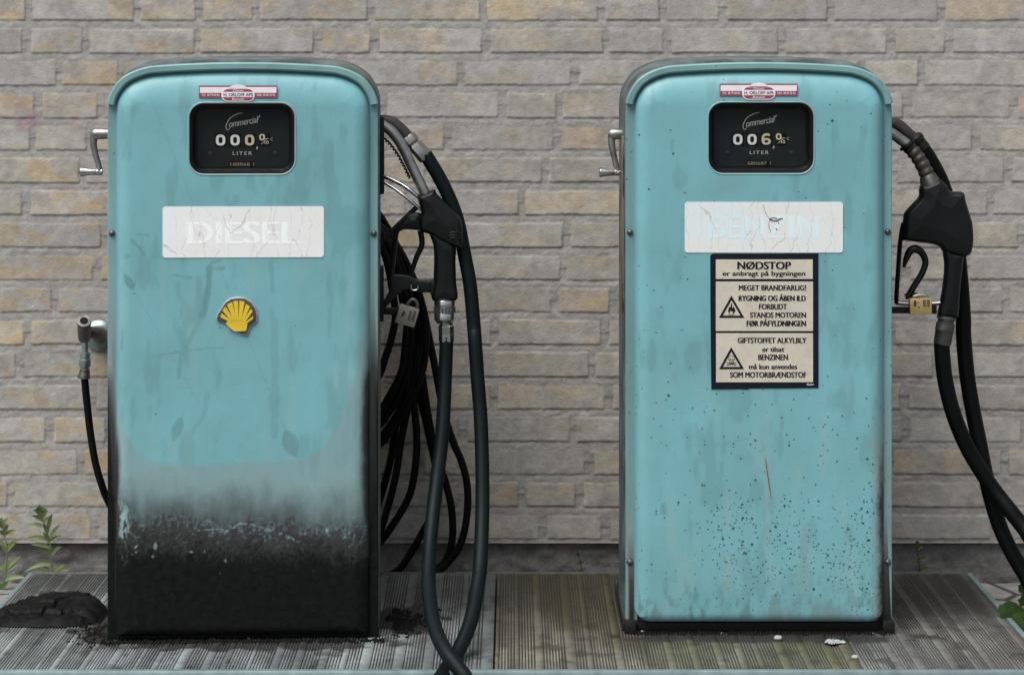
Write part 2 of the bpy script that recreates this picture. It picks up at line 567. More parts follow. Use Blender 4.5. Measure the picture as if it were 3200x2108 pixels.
def text1(mb, txt, x0, x1, z0, z1, y, bold=0.0, shear=0.0, space=1.0, mi=0, rot=0.0):
    "flat lettering that fills the box x0..x1, z0..z1 (whole glyph extent) at depth y, facing -y"
    vs, fs = text_geo(txt, bold, shear, space)
    ax = min(v[0] for v in vs); bx = max(v[0] for v in vs); az = min(v[1] for v in vs); bz = max(v[1] for v in vs)
    out = []
    cx, cz = (x0 + x1) / 2, (z0 + z1) / 2
    for vx, vz in vs:
        X = x0 + (vx - ax) / (bx - ax) * (x1 - x0); Z = z0 + (vz - az) / (bz - az) * (z1 - z0)
        if rot:
            dx, dz = X - cx, Z - cz
            X = cx + dx * math.cos(rot) - dz * math.sin(rot); Z = cz + dx * math.sin(rot) + dz * math.cos(rot)
        out.append((X, y, Z))
    mb.add(out, fs, mi)


def stroke(mb, pts, wd, y, mi=0, n=6):
    "flat brush stroke through (x, z) points; wd: width or list of widths"
    q = crom([(p[0], p[1], 0) for p in pts], n)
    m = len(q)
    ws = [wd] * m if isinstance(wd, (int, float)) else list(np.interp(np.linspace(0, 1, m), np.linspace(0, 1, len(wd)), wd))
    vs = []; fs = []
    for i in range(m):
        t = (q[min(i + 1, m - 1)] - q[max(i - 1, 0)]).normalized()
        nx, nz = -t.y, t.x
        vs += [(q[i].x + nx * ws[i] / 2, y, q[i].y + nz * ws[i] / 2), (q[i].x - nx * ws[i] / 2, y, q[i].y - nz * ws[i] / 2)]
    for i in range(m - 1): fs.append([2 * i, 2 * i + 1, 2 * i + 3, 2 * i + 2])
    mb.add(vs, fs, mi)


def ring(mb, cx, cz, w, h, r, th, y, mi=0, thz=None):
    thz = thz or th
    a = rrect(cx, cz, w, h, r); b_ = rrect(cx, cz, w - 2 * th, h - 2 * thz, max(0.0002, r - th * 0.8)); n = len(a)
    mb.add([(p[0], y, p[1]) for p in a + b_], [[k, (k + 1) % n, n + (k + 1) % n, n + k] for k in range(n)], mi)


def rrect(cx, cz, w, h, r, n=7):
    pts = []
    for sx, sz, a0 in ((1, 1, 0), (-1, 1, 90), (-1, -1, 180), (1, -1, 270)):
        for k in range(n + 1):
            a = R(a0 + 90 * k / n)
            pts.append((cx + sx * (w / 2 - r) + r * math.cos(a), cz + sz * (h / 2 - r) + r * math.sin(a)))
    return pts


# ------------------------------------------------------------------ ground (structure)
WALL_Y = 5.75
GZ = -0.045


def ground_mat():
    t = NT('paving_ground')
    co = t.coord((1, 1, 1))
    v = t.new('ShaderNodeTexVoronoi', feature='DISTANCE_TO_EDGE'); v.inputs['Scale'].default_value = 5.5
    v.inputs['Randomness'].default_value = 0.7
    t.link(co, v.inputs['Vector'])
    j = t.ramp(v.outputs['Distance'], 0.015, 0.05)
    n = t.ramp(t.noise(25, 6, 0.65), 0.3, 0.7)
    c = t.mix(n, (0.13, 0.125, 0.12), (0.27, 0.265, 0.255))
    c = t.mix(j, (0.03, 0.03, 0.027), c)
    t.col(c); t.setv('Roughness', 0.85)
    t.bump(t.math('ADD', t.math('MULTIPLY', j, 2.0), t.noise(60, 5)), 0.6, 0.004)
    return t.m


def asphalt_mat():
    t = NT('asphalt')
    c = t.mix(t.ramp(t.noise(120, 4), 0.35, 0.7), (0.04, 0.04, 0.04), (0.075, 0.074, 0.072))
    t.col(c); t.setv('Roughness', 0.85); t.bump(t.noise(200, 3), 0.5, 0.003)
    return t.m


g = MB(); g.add([(-600, -600, GZ - 0.004), (600, -600, GZ - 0.004), (600, 600, GZ - 0.004), (-600, 600, GZ - 0.004)], [[0, 1, 2, 3]])
tag(g.build('ground', asphalt_mat(), smooth=0), kind='structure')
g = MB(); g.add([(-8, 3.6, GZ), (8, 3.6, GZ), (8, 5.77, GZ), (-8, 5.77, GZ)], [[0, 1, 2, 3]])
tag(g.build('pavement', ground_mat(), smooth=0), kind='structure')


# ------------------------------------------------------------------ brick wall
def wall_mat():
    t = NT('weathered_brick')
    col, _ = t.attr('tone')
    n1 = t.noise(45, 6, 0.7); n2 = t.noise(260, 3, 0.6)
    c = t.mix(t.ramp(n1, 0.3, 0.72), t.mix(1.0, col, (0.82, 0.81, 0.80), 'MULTIPLY'), t.mix(1.0, col, (1.14, 1.13, 1.11), 'MULTIPLY'))
    gr = t.noise(420, 2, 0.7)
    c = t.mix(t.math('MULTIPLY', t.ramp(gr, 0.35, 0.65), 0.30), c, t.mix(1.0, c, (0.62, 0.62, 0.62), 'MULTIPLY'))
    pit = t.ramp(n2, 0.62, 0.75)
    c = t.mix(t.math('MULTIPLY', pit, 0.35), c, (0.09, 0.085, 0.08))
    t.col(c); t.setv('Roughness', 0.92); t.setv('Specular IOR Level', 0.25)
    t.bump(t.math('ADD', t.math('MULTIPLY', t.noise(90, 6, 0.7), 2.0), t.math('MULTIPLY', n2, 0.8)), 0.55, 0.0013)
    return t.m


def build_wall():
    root = thing('brick_wall', 'weathered grey and beige brick wall with smeared mortar behind both pumps', 'wall', (0, WALL_Y, 0))
    xs = np.concatenate([np.arange(-2.4, -1.22, 0.008), np.arange(-1.22, 1.22, 0.0025), np.arange(1.22, 2.4, 0.008)])
    Z0, CH = 0.0475, 0.0727
    zs = np.concatenate([np.arange(Z0, 1.32, 0.0025), np.arange(1.32, 2.5, 0.008)])
    X, Z = np.meshgrid(xs, zs, indexing='ij')
    wx = X + 0.004 * (fbm(X * 22, Z * 22, 3) - 0.5) + 0.003 * (fbm(X * 110, Z * 80, 9, 3) - 0.5)
    wz = Z + 0.0045 * (fbm(X * 6, Z * 9, 21) - 0.5) + 0.0028 * (fbm(X * 90, Z * 60, 31, 3) - 0.5)
    k = np.floor((wz - Z0) / CH).astype(int)
    k = np.clip(k, 0, 60)
    rs = np.random.RandomState(5)
    d_in = np.zeros_like(X); bid = np.zeros(X.shape, int); ht = np.zeros_like(X); tilt = np.zeros_like(X)
    tone = np.zeros(X.shape + (3,)); cover = np.zeros_like(X)
    zf = (wz - Z0) - k * CH
    pal = np.array([[0.395, 0.365, 0.318], [0.375, 0.358, 0.332], [0.41, 0.368, 0.295], [0.365, 0.358, 0.346], [0.345, 0.338, 0.33], [0.375, 0.325, 0.262], [0.385, 0.37, 0.35]])
    pw = np.array([.2, .2, .10, .2, .14, .07, .09])
    for c in range(int(k.max()) + 1):
        sel = k == c
        if not sel.any(): continue
        L = []; x = -2.8 + rs.rand() * 0.25
        while x < 2.8:
            L.append(x)
            x += (0.256 if rs.rand() < 0.58 else 0.134) * (1 + rs.uniform(-0.06, 0.06))
        L = np.array(L)
        w_ = wx[sel]
        i = np.clip(np.searchsorted(L, w_) - 1, 0, len(L) - 2)
        jw = 0.0075 + 0.0035 * rs.rand(len(L) + 1)
        dl = w_ - L[i] - jw[i]; dr = L[i + 1] - w_ - jw[i + 1]
        hb = 0.0085 + 0.0018 * rs.rand(len(L)); top = 0.0080 + 0.002 * rs.rand(len(L))
        zz = zf[sel]
        d = np.minimum(np.minimum(dl, dr), np.minimum(zz - hb[i], CH - top[i] - zz))
        d_in[sel] = d
        pick = rs.choice(len(pal), len(L), p=pw)
        tc = pal[pick] * 1.13 * (1 + rs.uniform(-0.07, 0.07, (len(L), 1)))
        tone[sel] = tc[i]
        ht[sel] = (rs.uniform(-0.0005, 0.0008, len(L)))[i] + (rs.uniform(-0.012, 0.006, len(L)))[i] * (zz - CH / 2)
        cover[sel] = (rs.rand(len(L)))[i]
    bm_ = sst(-0.0009, 0.0016, d_in)
    rough = fbm(X * 55, Z * 60, 51, 5)
    rough2 = fbm(X * 160, Z * 160, 71, 3)
    lay = fbm(X * 14, Z * 110, 91, 4)             # horizontal trowel ridges
    # bed joint: struck back at its top, flush at its bottom
    pos = np.where(zf < CH / 2, (zf) / 0.012, (zf - CH) / 0.012)
    mort = -0.0004 - 0.0011 * sst(-0.2, 0.9, pos) * (k >= 0) + 0.0022 * (rough - 0.5) + 0.0005 * (lay - 0.5)
    bh = ht + 0.0004 + 0.0006 * (rough - 0.5)
    # smeared mortar that runs over parts of the bricks
    sm = fbm(X * 13 + 40, Z * 17 + 11, 111, 5) + 0.22 * (cover - 0.5) + 0.04 * (lay - 0.5)
    smear = sst(0.47, 0.59, sm + 0.03 * np.clip(X, -1.2, 1.2))
    h = mort * (1 - bm_) + bh * bm_
    h = h + smear * 0.0004 * (0.2 + rough) + 0.0009 * (rough2 - 0.5) * (1.3 - bm_)
    mcol = np.array([0.335, 0.327, 0.316])
    col = tone * bm_[..., None] + mcol * (1 - bm_[..., None])
    mc2 = np.array([0.355, 0.346, 0.333]) * (0.85 + 0.3 * rough[..., None])
    col = col * (1 - 0.74 * smear[..., None]) + mc2 * 0.74 * smear[..., None]
    col *= (0.86 + 0.28 * fbm(X * 34, Z * 36, 131, 4))[..., None]
    edge = np.exp(-(d_in / 0.0016) ** 2) * sst(0.35, 0.6, fbm(X * 25, Z * 25, 135, 3))
    col *= (1 - 0.22 * edge)[..., None]
    warm = sst(0.52, 0.68, fbm(X * 16 + 3, Z * 26, 141, 4)) * bm_
    col *= 1 - (warm * (0.62 - 0.38 * np.clip(X, -1, 1)))[..., None] * np.array([-0.06, 0.05, 0.23])
    # faded pink paint traces and pale scrubbed patches at the left
    for px, py, rr, cc, am in ((90, 380, 45, (0.34, 0.20, 0.24), 0.65), (235, 390, 30, (0.33, 0.21, 0.24), 0.35), (60, 330, 30, (0.34, 0.25, 0.26), .4), (75, 600, 50, (0.36, 0.37, 0.38), 0.5)):
        p = P(px, py, WALL_Y)
        dd = np.hypot(X - p.x, Z - p.z) / (rr / 1391)
        mk = am * sst(1.15, 0.2, dd + 0.8 * (fbm(X * 50, Z * 50, 151, 3) - 0.5))
        col = col * (1 - mk[..., None]) + np.array(cc) * mk[..., None]
    grid_mesh('brick_face', X, -0.004 - h, Z, wall_mat(), root, attrs={'tone': np.clip(col, 0.01, 1)})
    # plinth, set back under the lowest course
    def plm():
        t = NT('plinth_render')
        c = t.mix(t.ramp(t.noise(30, 6, 0.65), 0.3, 0.7), (0.13, 0.128, 0.125), (0.27, 0.265, 0.255))
        t.col(c); t.setv('Roughness', 0.9); t.bump(t.noise(60, 8, 0.75), 1.0, 0.008)
        return t.m
    xp = np.arange(-2.4, 2.401, 0.006); zp = np.linspace(-0.06, 0.043, 22)
    Xp, Zp = np.meshgrid(xp, zp, indexing='ij')
    Yp = 0.013 - 0.018 * (fbm(Xp * 26, Zp * 40, 161, 5) - 0.5)
    grid_mesh('plinth', Xp, Yp, Zp, plm(), root)
    b = MB(); b.box((0, 0.14, 1.22), (4.8, 0.23, 2.56))
    b.build('wall_core', plm(), root, smooth=0)
    return root


build_wall()


# ------------------------------------------------------------------ platform
def platform_mat():
    t = NT('ribbed_aluminium')
    col, _ = t.attr('tone'); _, d = t.attr('dirt')
    n = t.noise(40, 6, 0.65)
    c = t.mix(t.ramp(n, 0.3, 0.7), t.mix(1.0, col, (0.72, 0.72, 0.72), 'MULTIPLY'), t.mix(1.0, col, (1.15, 1.15, 1.15), 'MULTIPLY'))
    c = t.mix(d[0], c, (0.012, 0.012, 0.012))
    c = t.mix(t.math('MULTIPLY', d[1], 1.0), c, (0.035, 0.033, 0.03))
    t.col(c)
    t.setv('Metallic', t.math('MULTIPLY', t.math('SUBTRACT', 1.0, d[0]), 0.25)); t.setv('Roughness', 0.58)
    t.bump(t.noise(180, 5), 0.35, 0.0015)
    return t.m


PX0, PX1, PY0, PY1 = -1.066, 1.014, 4.745, 5.646
SEAM_A, SEAM_B = -0.034, 0.655


def build_platform():
    root = thing('ribbed_platform', 'low ribbed metal platform under both pumps with dark soot stains', 'platform', (0, 5.2, 0))
    mt = platform_mat()
    rs = np.random.RandomState(8)
    tint = [((0.160, 0.180, 0.182), 'a'), ((0.140, 0.135, 0.108), 'b'), ((0.112, 0.112, 0.108), 'c')]
    for (x0, x1), (tc, _) in zip(((PX0 + 0.012, SEAM_A - 0.002), (SEAM_A + 0.002, SEAM_B - 0.002), (SEAM_B + 0.002, PX1 - 0.012)), tint):
        prof = [(x0, -0.02), (x0, 0.0)]; x = x0 + 0.006
        while x < x1 - 0.03:
            prof.append((x, 0.0))
            for _k in range(rs.randint(4, 9)):       # a cluster of grooves
                if x > x1 - 0.02: break
                prof += [(x + 0.0003, -0.0022), (x + 0.0026, -0.0022), (x + 0.0029, 0.0), (x + 0.0055, 0.0)]
                x += 0.0058
            x += rs.choice([0.004, 0.008, 0.012, 0.016])
        prof += [(x1, 0.0), (x1, -0.02)]
        prof = np.array(prof)
        ys = np.linspace(PY0 + 0.012, PY1 - 0.004, 130)
        X, Y = np.meshgrid(prof[:, 0], ys, indexing='ij')
        Zz = np.repeat(prof[:, 1][:, None], len(ys), 1)
        Zz = Zz + 0.0012 * (fbm(X * 4, Y * 4, 7, 3) - 0.5)
        strip = vnoise(X * 70, Y * 3, 201)           # plank-wise tone differences
        tone = np.ones(X.shape + (3,)) * np.array(tc)
        tone *= (0.6 + 0.8 * strip)[..., None]
        tone *= (0.72 + 0.56 * fbm(X * 9, Y * 14, 203, 4))[..., None]
        wearp = sst(5.5, 4.95, Y + 0.5 * (fbm(X * 5, Y * 5, 204, 3) - 0.5))
        tone *= (0.72 + (0.42 if tc is tint[1][0] else 0.62) * wearp)[..., None]
        if tc is tint[1][0]:
            moss = sst(0.36, 0.58, fbm(X * 7, Y * 3, 205, 4) + 0.12 * (strip - 0.5))
            tone = tone * (1 - 0.75 * moss[..., None]) + np.array([0.066, 0.065, 0.028]) * 0.75 * moss[..., None]
            tone *= (1 + 0.55 * sst(5.25, 4.85, Y) * sst(0.1, 0.4, vnoise(X * 40, Y * 2, 207)))[..., None]
        else:
            tone *= (1 + 0.35 * sst(0.45, 0.7, fbm(X * 6, Y * 4, 211, 4)))[..., None]
        groove = sst(-0.0003, -0.0014, np.repeat(prof[:, 1][:, None], len(ys), 1))
        # soot and oil round the left pump, mostly to the right of it and along the front
        s = np.zeros_like(X)
        nz = fbm(X * 40, Y * 25, 221, 4) - 0.5
        for cx, cy, rx, ry, am in ((-0.225, 5.19, 0.085, 0.14, 1), (-0.20, 5.10, 0.06, 0.06, 1), (-0.79, 5.06, 0.09, 0.10, 1.0), (-0.9, 5.2, 0.16, 0.12, 0.9),
                                   (-0.53, 4.97, 0.30, 0.055, 0.9), (-0.80, 5.55, 0.35, 0.12, 0.5), (0.49, 5.03, 0.30, 0.05, 0.9), (0.9, 5.4, 0.25, 0.25, 0.5)):
            e = np.hypot((X - cx) / rx, (Y - cy) / ry)
            s = np.maximum(s, am * sst(1.15, 0.75, e + 1.5 * nz))
        blot = sst(0.66, 0.72, fbm(X * 30, Y * 18, 231, 4)) * 0.6
        s = np.clip(np.maximum(s, blot), 0, 1)
        dirt = np.stack([s, np.clip(groove * (0.55 + 0.6 * fbm(X * 20, Y * 12, 243, 3)) + 0.15 * sst(.5, .7, fbm(X * 60, Y * 9, 241, 3)), 0, 1), s * 0], -1)
        grid_mesh('deck_panel', X, Y - 5.2, Zz, mt, root, attrs={'tone': tone, 'dirt': dirt}, smooth=False)
    em = simple('platform_edge_metal', (0.30, 0.40, 0.41), 0.45, 0.5, 0.35, 30, 0.3)
    b = MB()
    b.box(((PX0 + PX1) / 2, PY0 + 0.002 - 5.2, -0.018), (PX1 - PX0, 0.018, 0.042), bev=0.003)
    b.box((PX0 + 0.006, (PY0 + PY1) / 2 - 5.2 + 0.006, -0.0185), (0.0115, PY1 - PY0 - 0.016, 0.041), bev=0.002)
    b.box((PX1 - 0.006, (PY0 + PY1) / 2 - 5.2 + 0.006, -0.0185), (0.0115, PY1 - PY0 - 0.016, 0.041), bev=0.002)
    b.build('edge_frame', em, root)
    em2 = simple('platform_rear_metal', (0.13, 0.13, 0.125), 0.6, 0.3, 0.4, 50, 0.4)
    b = MB(); b.box(((PX0 + PX1) / 2, PY1 - 5.2 + 0.002, -0.019), (PX1 - PX0, 0.010, 0.043), bev=0.002)
    b.build('rear_edge', em2, root)
    b = MB(); b.box(((PX0 + PX1) / 2, (PY0 + PY1) / 2 - 5.2, -0.032), (PX1 - PX0 - 0.03, PY1 - PY0 - 0.03, 0.024))
    b.build('base_plate', M['black_worn'], root, smooth=0)
    return root


build_platform()

# ------------------------------------------------------------------ fuel pumps
HW = 0.264
ZT = 1.1265
_arch = [(0, 0), (.2, 1), (.4, 4), (.6, 9), (.71, 14.5), (.823, 31), (.904, 54), (.961, 87), (.992, 122), (1.0, 165)]


def arch_outline(off=0.0, zb=0.0, up=0.0):
    "half-open outline from bottom left over the top to bottom right, shrunk inwards by off; list of (x, z)"
    half = crom([(u * HW, ZT - d / 1594, 0) for u, d in _arch], 8)
    pts = [Vector((p.x, p.y)) for p in half]
    pts = [Vector((HW, zb))] + [Vector((HW, zb + (pts[-1].y - zb) * t)) for t in (0.25, 0.5, 0.75, 0.97)] + pts[::-1]
    n = len(pts); q = []
    for i in range(n):
        t = (pts[min(i + 1, n - 1)] - pts[max(i - 1, 0)]).normalized()
        nn = Vector((t.y, -t.x))       # outward for the right half (going up and to the left)
        q.append(pts[i] - nn * off)
    q[0].y = zb; q[-1].x = 0.0
    q = [Vector((p.x, p.y + up)) if i > 0 else p for i, p in enumerate(q)]
    right = q
    left = [Vector((-p.x, p.y)) for p in right[::-1]][1:]
    full = right + left                # right bottom -> top -> left bottom
    return [(p.x, p.y) for p in full[::-1]]


def band(mb, outer, inner, y0, y1, mi=0, bev=0.0015):
    "strip between two open outlines of equal length, y0 front"
    n = len(outer); vs = []; fs = []
    for o, i_ in zip(outer, inner):
        ox, oz = o; ix, iz = i_
        d = Vector((ix - ox, iz - oz)); d = d.normalized() * bev
        vs += [(ox, y1, oz), (ox, y0 + bev, oz), (ox + d.x, y0, oz + d.y), (ix - d.x, y0, iz - d.y), (ix, y0 + bev, iz), (ix, y1, iz)]
    for k in range(n - 1):
        for j in range(5): fs.append([6 * k + j, 6 * k + j + 1, 6 * k + 7 + j, 6 * k + 6 + j])
    fs.append([0, 1, 2, 3, 4, 5]); fs.append([6 * (n - 1) + j for j in range(6)][::-1])
    mb.add(vs, fs, mi)


def set_plain_attrs(ob, fn):
    "stain maps for a trim piece, evaluated at its vertices in pump coordinates"
    me = ob.data
    co = np.zeros(len(me.vertices) * 3, np.float32); me.vertices.foreach_get('co', co); co = co.reshape(-1, 3)
    d, w_ = fn(co[:, 0].astype(float), co[:, 2].astype(float))
    for k, a in (('dirt', d), ('wear', w_)):
        at = me.color_attributes.new(k, 'FLOAT_COLOR', 'POINT')
        full = np.ones((len(co), 4), np.float32); full[:, :3] = a
        at.data.foreach_set('color', full.ravel())


def stains_shade_diesel(x, z):
    "soot, stains, scratches and painted edge shade of the left pump (x, z in pump metres); laid out in photo pixels"
    px = 758 + x * 1603; py = 174 + (EYE - z) * 1603
    nz = fbm(px / 26, py / 60, 301, 4) - 0.5; nf = fbm(px / 9, py / 9, 311, 3) - 0.5
    yb = np.interp(px, [335, 365, 385, 430, 470, 600, 700, 950, 1010, 1060, 1090, 1120, 1150, 1185],
                   [1150, 1260, 1330, 1405, 1432, 1447, 1442, 1428, 1400, 1310, 1230, 1130, 1010, 930])
    d = py - yb + 8 * nz
    s = 0.15 * sst(0, 16, d)
    vstreak = vnoise(px / 7, py / 400, 317) - 0.5
    lo = py + 46 * nz + 7 * vstreak + 20 * nf + 60 * (fbm(px / 90, py / 90, 318, 3) - 0.5) - 0.06 * (px - 760)
    s = np.maximum(s, 0.15 + 0.07 * sst(1440, 1540, lo) + 0.30 * sst(1500, 1640, lo) + (0.48 * sst(1620, 1790, lo) + 0.34 * (fbm(px / 6, py / 9, 341, 3) - 0.5) * sst(1590, 1660, lo) * sst(1800, 1700, lo))) * sst(-5, 18, d)
    s = np.maximum(s, sst(1690, 1830, lo))
    # blackened edges climbing at both sides
    er = sst(1105, 1168, px + 18 * nz) * sst(960, 1330, py + 40 * nz)
    el = sst(395, 352, px + 10 * nz) * sst(1230, 1480, py + 50 * nz)
    el2 = sst(372, 350, px + 6 * nz) * sst(1060, 1330, py)
    s = np.maximum.reduce([s, 0.95 * er, 0.96 * el, 0.9 * el2])
    s = np.clip(s, 0, 1)
    # scratched through again: pale flecks along the edge of the black
    fl = fbm(px / 9, py / 6, 331, 3)
    s *= 1 - 0.26 * sst(0.60, 0.74, fl) * sst(1615, 1660, py) * sst(1740, 1690, py)
    left = sst(24, 4, np.abs(px - 386 - 16 * (fbm(py / 40, 0 * py, 338, 3) - 0.5)) + 26 * nf + 30 * nz) * sst(1530, 1600, py) * sst(1790, 1700, py) * sst(0.36, 0.56, fbm(px / 10, py / 26, 339, 3))
    s *= 1 - 0.62 * left * (0.6 + 0.8 * np.clip(nf + 0.5, 0, 1))
    wear_w = np.zeros_like(px)
    for pts, wd in (([(620, 1655), (700, 1650)], 3), ([(700, 1665), (742, 1640), (750, 1632)], 4), ([(750, 1635), (800, 1640), (852, 1660)], 4), ([(880, 1665), (950, 1702)], 4),
                    ([(620, 1627), (660, 1626)], 3), ([(668, 1700), (670, 1715)], 3)):
        k = sst(wd, wd * 0.3, seg_dist(px, py, pts) + 5 * nf) * sst(0.42, 0.58, fbm(px / 12, py / 12, 337, 2))
        s *= 1 - 0.42 * k; wear_w = np.maximum(wear_w, 0.2 * k)
    for cx, cy, rx, ry in ((488, 1702, 9, 18), (598, 1722, 12, 5), (706, 1750, 5, 6), (640, 1722, 4, 3), (480, 1735, 5, 6), (1020, 1655, 6, 12), (690, 1790, 4, 4), (428, 1705, 5, 5), (415, 1728, 4, 4), (428, 1722, 4, 4)):
        k = sst(1.2, 0.6, np.hypot((px - cx) / rx * 1.2, (py - cy) / ry * 1.2) + 2.2 * nf)
        s *= 1 - 0.6 * k; wear_w = np.maximum(wear_w, 0.35 * k)
    g = np.zeros_like(px)
    def run(pts, wd, am):
        nonlocal g
        g = np.maximum(g, am * sst(wd, wd * 0.55, seg_dist(px, py, pts) + wd * 0.8 * nf))
    run([(655, 835), (652, 900), (640, 965), (632, 985)], 12, 0.42)
    run([(655, 838), (700, 838)], 7, 0.3)
    run([(632, 985), (600, 1050), (565, 1110), (560, 1180)], 8, 0.25)
    run([(845, 822), (850, 870), (852, 910)], 9, 0.22)
    run([(858, 1000), (860, 1200), (858, 1360)], 15, 0.16)
    run([(585, 1378), (640, 1290), (650, 1230)], 10, 0.16)
    run([(480, 1110), (620, 1090), (700, 1085)], 4, 0.25)
    run([(505, 1462), (548, 1468), (550, 1520)], 7, 0.16)
    run([(413, 750), (440, 775), (452, 795)], 6, 0.35)
    run([(430, 730), (465, 735)], 5, 0.25)
    run([(540, 858), (600, 868)], 4, 0.35)
    run([(662, 818), (690, 815)], 6, 0.35)
    run([(850, 590), (838, 640)], 14, 0.14)
    run([(385, 1030), (383, 1090)], 5, 0.3)
    def leaf(cx, cy, L, W, an, am):
        nonlocal g
        c_, s_ = math.cos(an), math.sin(an)
        u = ((px - cx) * c_ + (py - cy) * s_) / L; v = (-(px - cx) * s_ + (py - cy) * c_) / W
        k = np.abs(v) - np.maximum(0, 1 - u * u)
        g = np.maximum(g, am * sst(0.12, -0.1, k + 0.15 * nf))
    leaf(556, 1338, 42, 17, R(-70), 0.34)
    leaf(908, 1385, 48, 25, R(68), 0.42)
    leaf(405, 880, 30, 12, R(60), 0.45); leaf(418, 890, 14, 7, R(-50), 0.35)
    leaf(400, 800, 12, 8, R(0), 0.25)
    g = np.maximum(g, 0.16 * sst(378, 366, px + 6 * nz) * sst(352, 360, px))  # rolled left edge darker: its shading put into the colour
    g = np.maximum(g, 0.22 * sst(1132, 1150, px + 8 * nz) * sst(1166, 1156, px))  # rolled right edge darker: side shade put into the colour
    g = np.maximum(g, 0.20 * sst(0.55, 0.72, fbm(px / 45, py / 140, 351, 4)))
    pale = 0.28 * sst(0.55, 0.75, fbm(px / 30, py / 200, 361, 3)) * sst(560, 900, py)
    sp = np.zeros_like(px) + 0.0
    return np.stack([s, np.clip(g, 0, 1), sp], -1), np.stack([0 * px, np.maximum(wear_w, 0.5 * pale), 0 * px], -1)


def stains_shade_petrol(x, z):
    px = 2375 + x * 1584; py = 174 + (EYE - z) * 1584
    nz = fbm(px / 26, py / 60, 401, 4) - 0.5; nf = fbm(px / 9, py / 9, 411, 3) - 0.5
    s = np.zeros_like(px)
    # grime climbing from the bottom edge and along the lower right side
    tooth = np.interp(px, [1960, 2050, 2200, 2370, 2440, 2500, 2600, 2700, 2790], [1880, 1885, 1905, 1890, 1845, 1870, 1860, 1885, 1840])
    gr = sst(0, 110, py - tooth + 90 * nz + 30 * nf)
    gm = 0.85 * gr; s = np.maximum(s, 0.16 * gr)
    blo = sst(0.45, 0.72, fbm(px / 16, py / 40, 421, 5)) * sst(1760, 1925, py)
    gm = np.maximum(gm, 0.6 * blo * sst(1960, 1930, py))
    s = np.maximum(s, 0.93 * sst(1936, 1953, py))
    re = sst(2722, 2768, px + 26 * nz + 16 * nf) * sst(1250, 1560, py + 60 * nz)
    re = re * (1 - 0.8 * sst(2764, 2772, px)); s = np.maximum(s, 0.62 * re)
    le = sst(2000, 1970, px + 10 * nz) * sst(1700, 1900, py + 40 * nz)
    s = np.maximum(s, 0.35 * le * sst(1978, 1986, px))
    g = gm
    g = np.maximum(g, 0.34 * sst(2735, 2755, px + 8 * nz) * sst(2772, 2760, px))  # rolled right edge: grime plus side shade put into the colour
    g = np.maximum(g, 0.30 * sst(2002, 1978, px + 6 * nz))  # darker strip down the left edge, full height
    g = np.maximum(g, 0.20 * sst(0.55, 0.72, fbm(px / 45, py / 140, 451, 4)))
    def run(pts, wd, am):
        nonlocal g
        g = np.maximum(g, am * sst(wd, wd * 0.55, seg_dist(px, py, pts) + wd * 0.8 * nf))
    run([(2160, 1390), (2210, 1395), (2270, 1385), (2330, 1370)], 5, 0.2)
    run([(2300, 1400), (2335, 1430)], 30, 0.10)
    run([(2385, 1380), (2390, 1400), (2370, 1410)], 4, 0.2)
    run([(2102, 440), (2100, 470)], 6, 0.2)
    run([(2072, 1580), (2076, 1600)], 12, 0.3)
    run([(2402, 1640), (2400, 1690)], 14, 0.14)
    sp = 0.055 * sst(0, 1, (py - 560) / 1000) + 0.015
    clus = np.zeros_like(px)
    for cx, cy, rx, ry, am in ((2290, 1680, 120, 190, 0.55), (2500, 1700, 130, 190, 0.45), (2310, 1480, 90, 120, 0.3), (2680, 1760, 110, 190, 0.75), (2740, 1600, 50, 250, 0.7), (2440, 1800, 220, 90, 0.4), (2540, 1400, 90, 200, 0.18)):
        clus = np.maximum(clus, am * sst(1.3, 0.2, np.hypot((px - cx) / rx, (py - cy) / ry) + 0.6 * nz))
    sp = np.maximum(sp, clus)
    sc = sst(4, 1.0, seg_dist(px, py, [(2392, 1428), (2400, 1490), (2409, 1552)]))
    rust = 0.0 * sc + 0.16 * sst(26, 4, np.hypot((px - 2408) / 0.7, (py - 1570) / 2.2) + 8 * nf)
    rust = np.maximum(rust, 0.10 * sst(70, 10, np.hypot((px - 2275) / 1.4, (py - 563)) + 20 * nz))
    pale = 0.22 * sst(0.55, 0.75, fbm(px / 30, py / 200, 461, 3)) * sst(1000, 1500, py)
    return np.stack([np.clip(s, 0, 1), np.clip(g, 0, 1), np.clip(sp, 0, 1)], -1), np.stack([np.clip(rust, 0, 1), pale, 0 * px], -1)


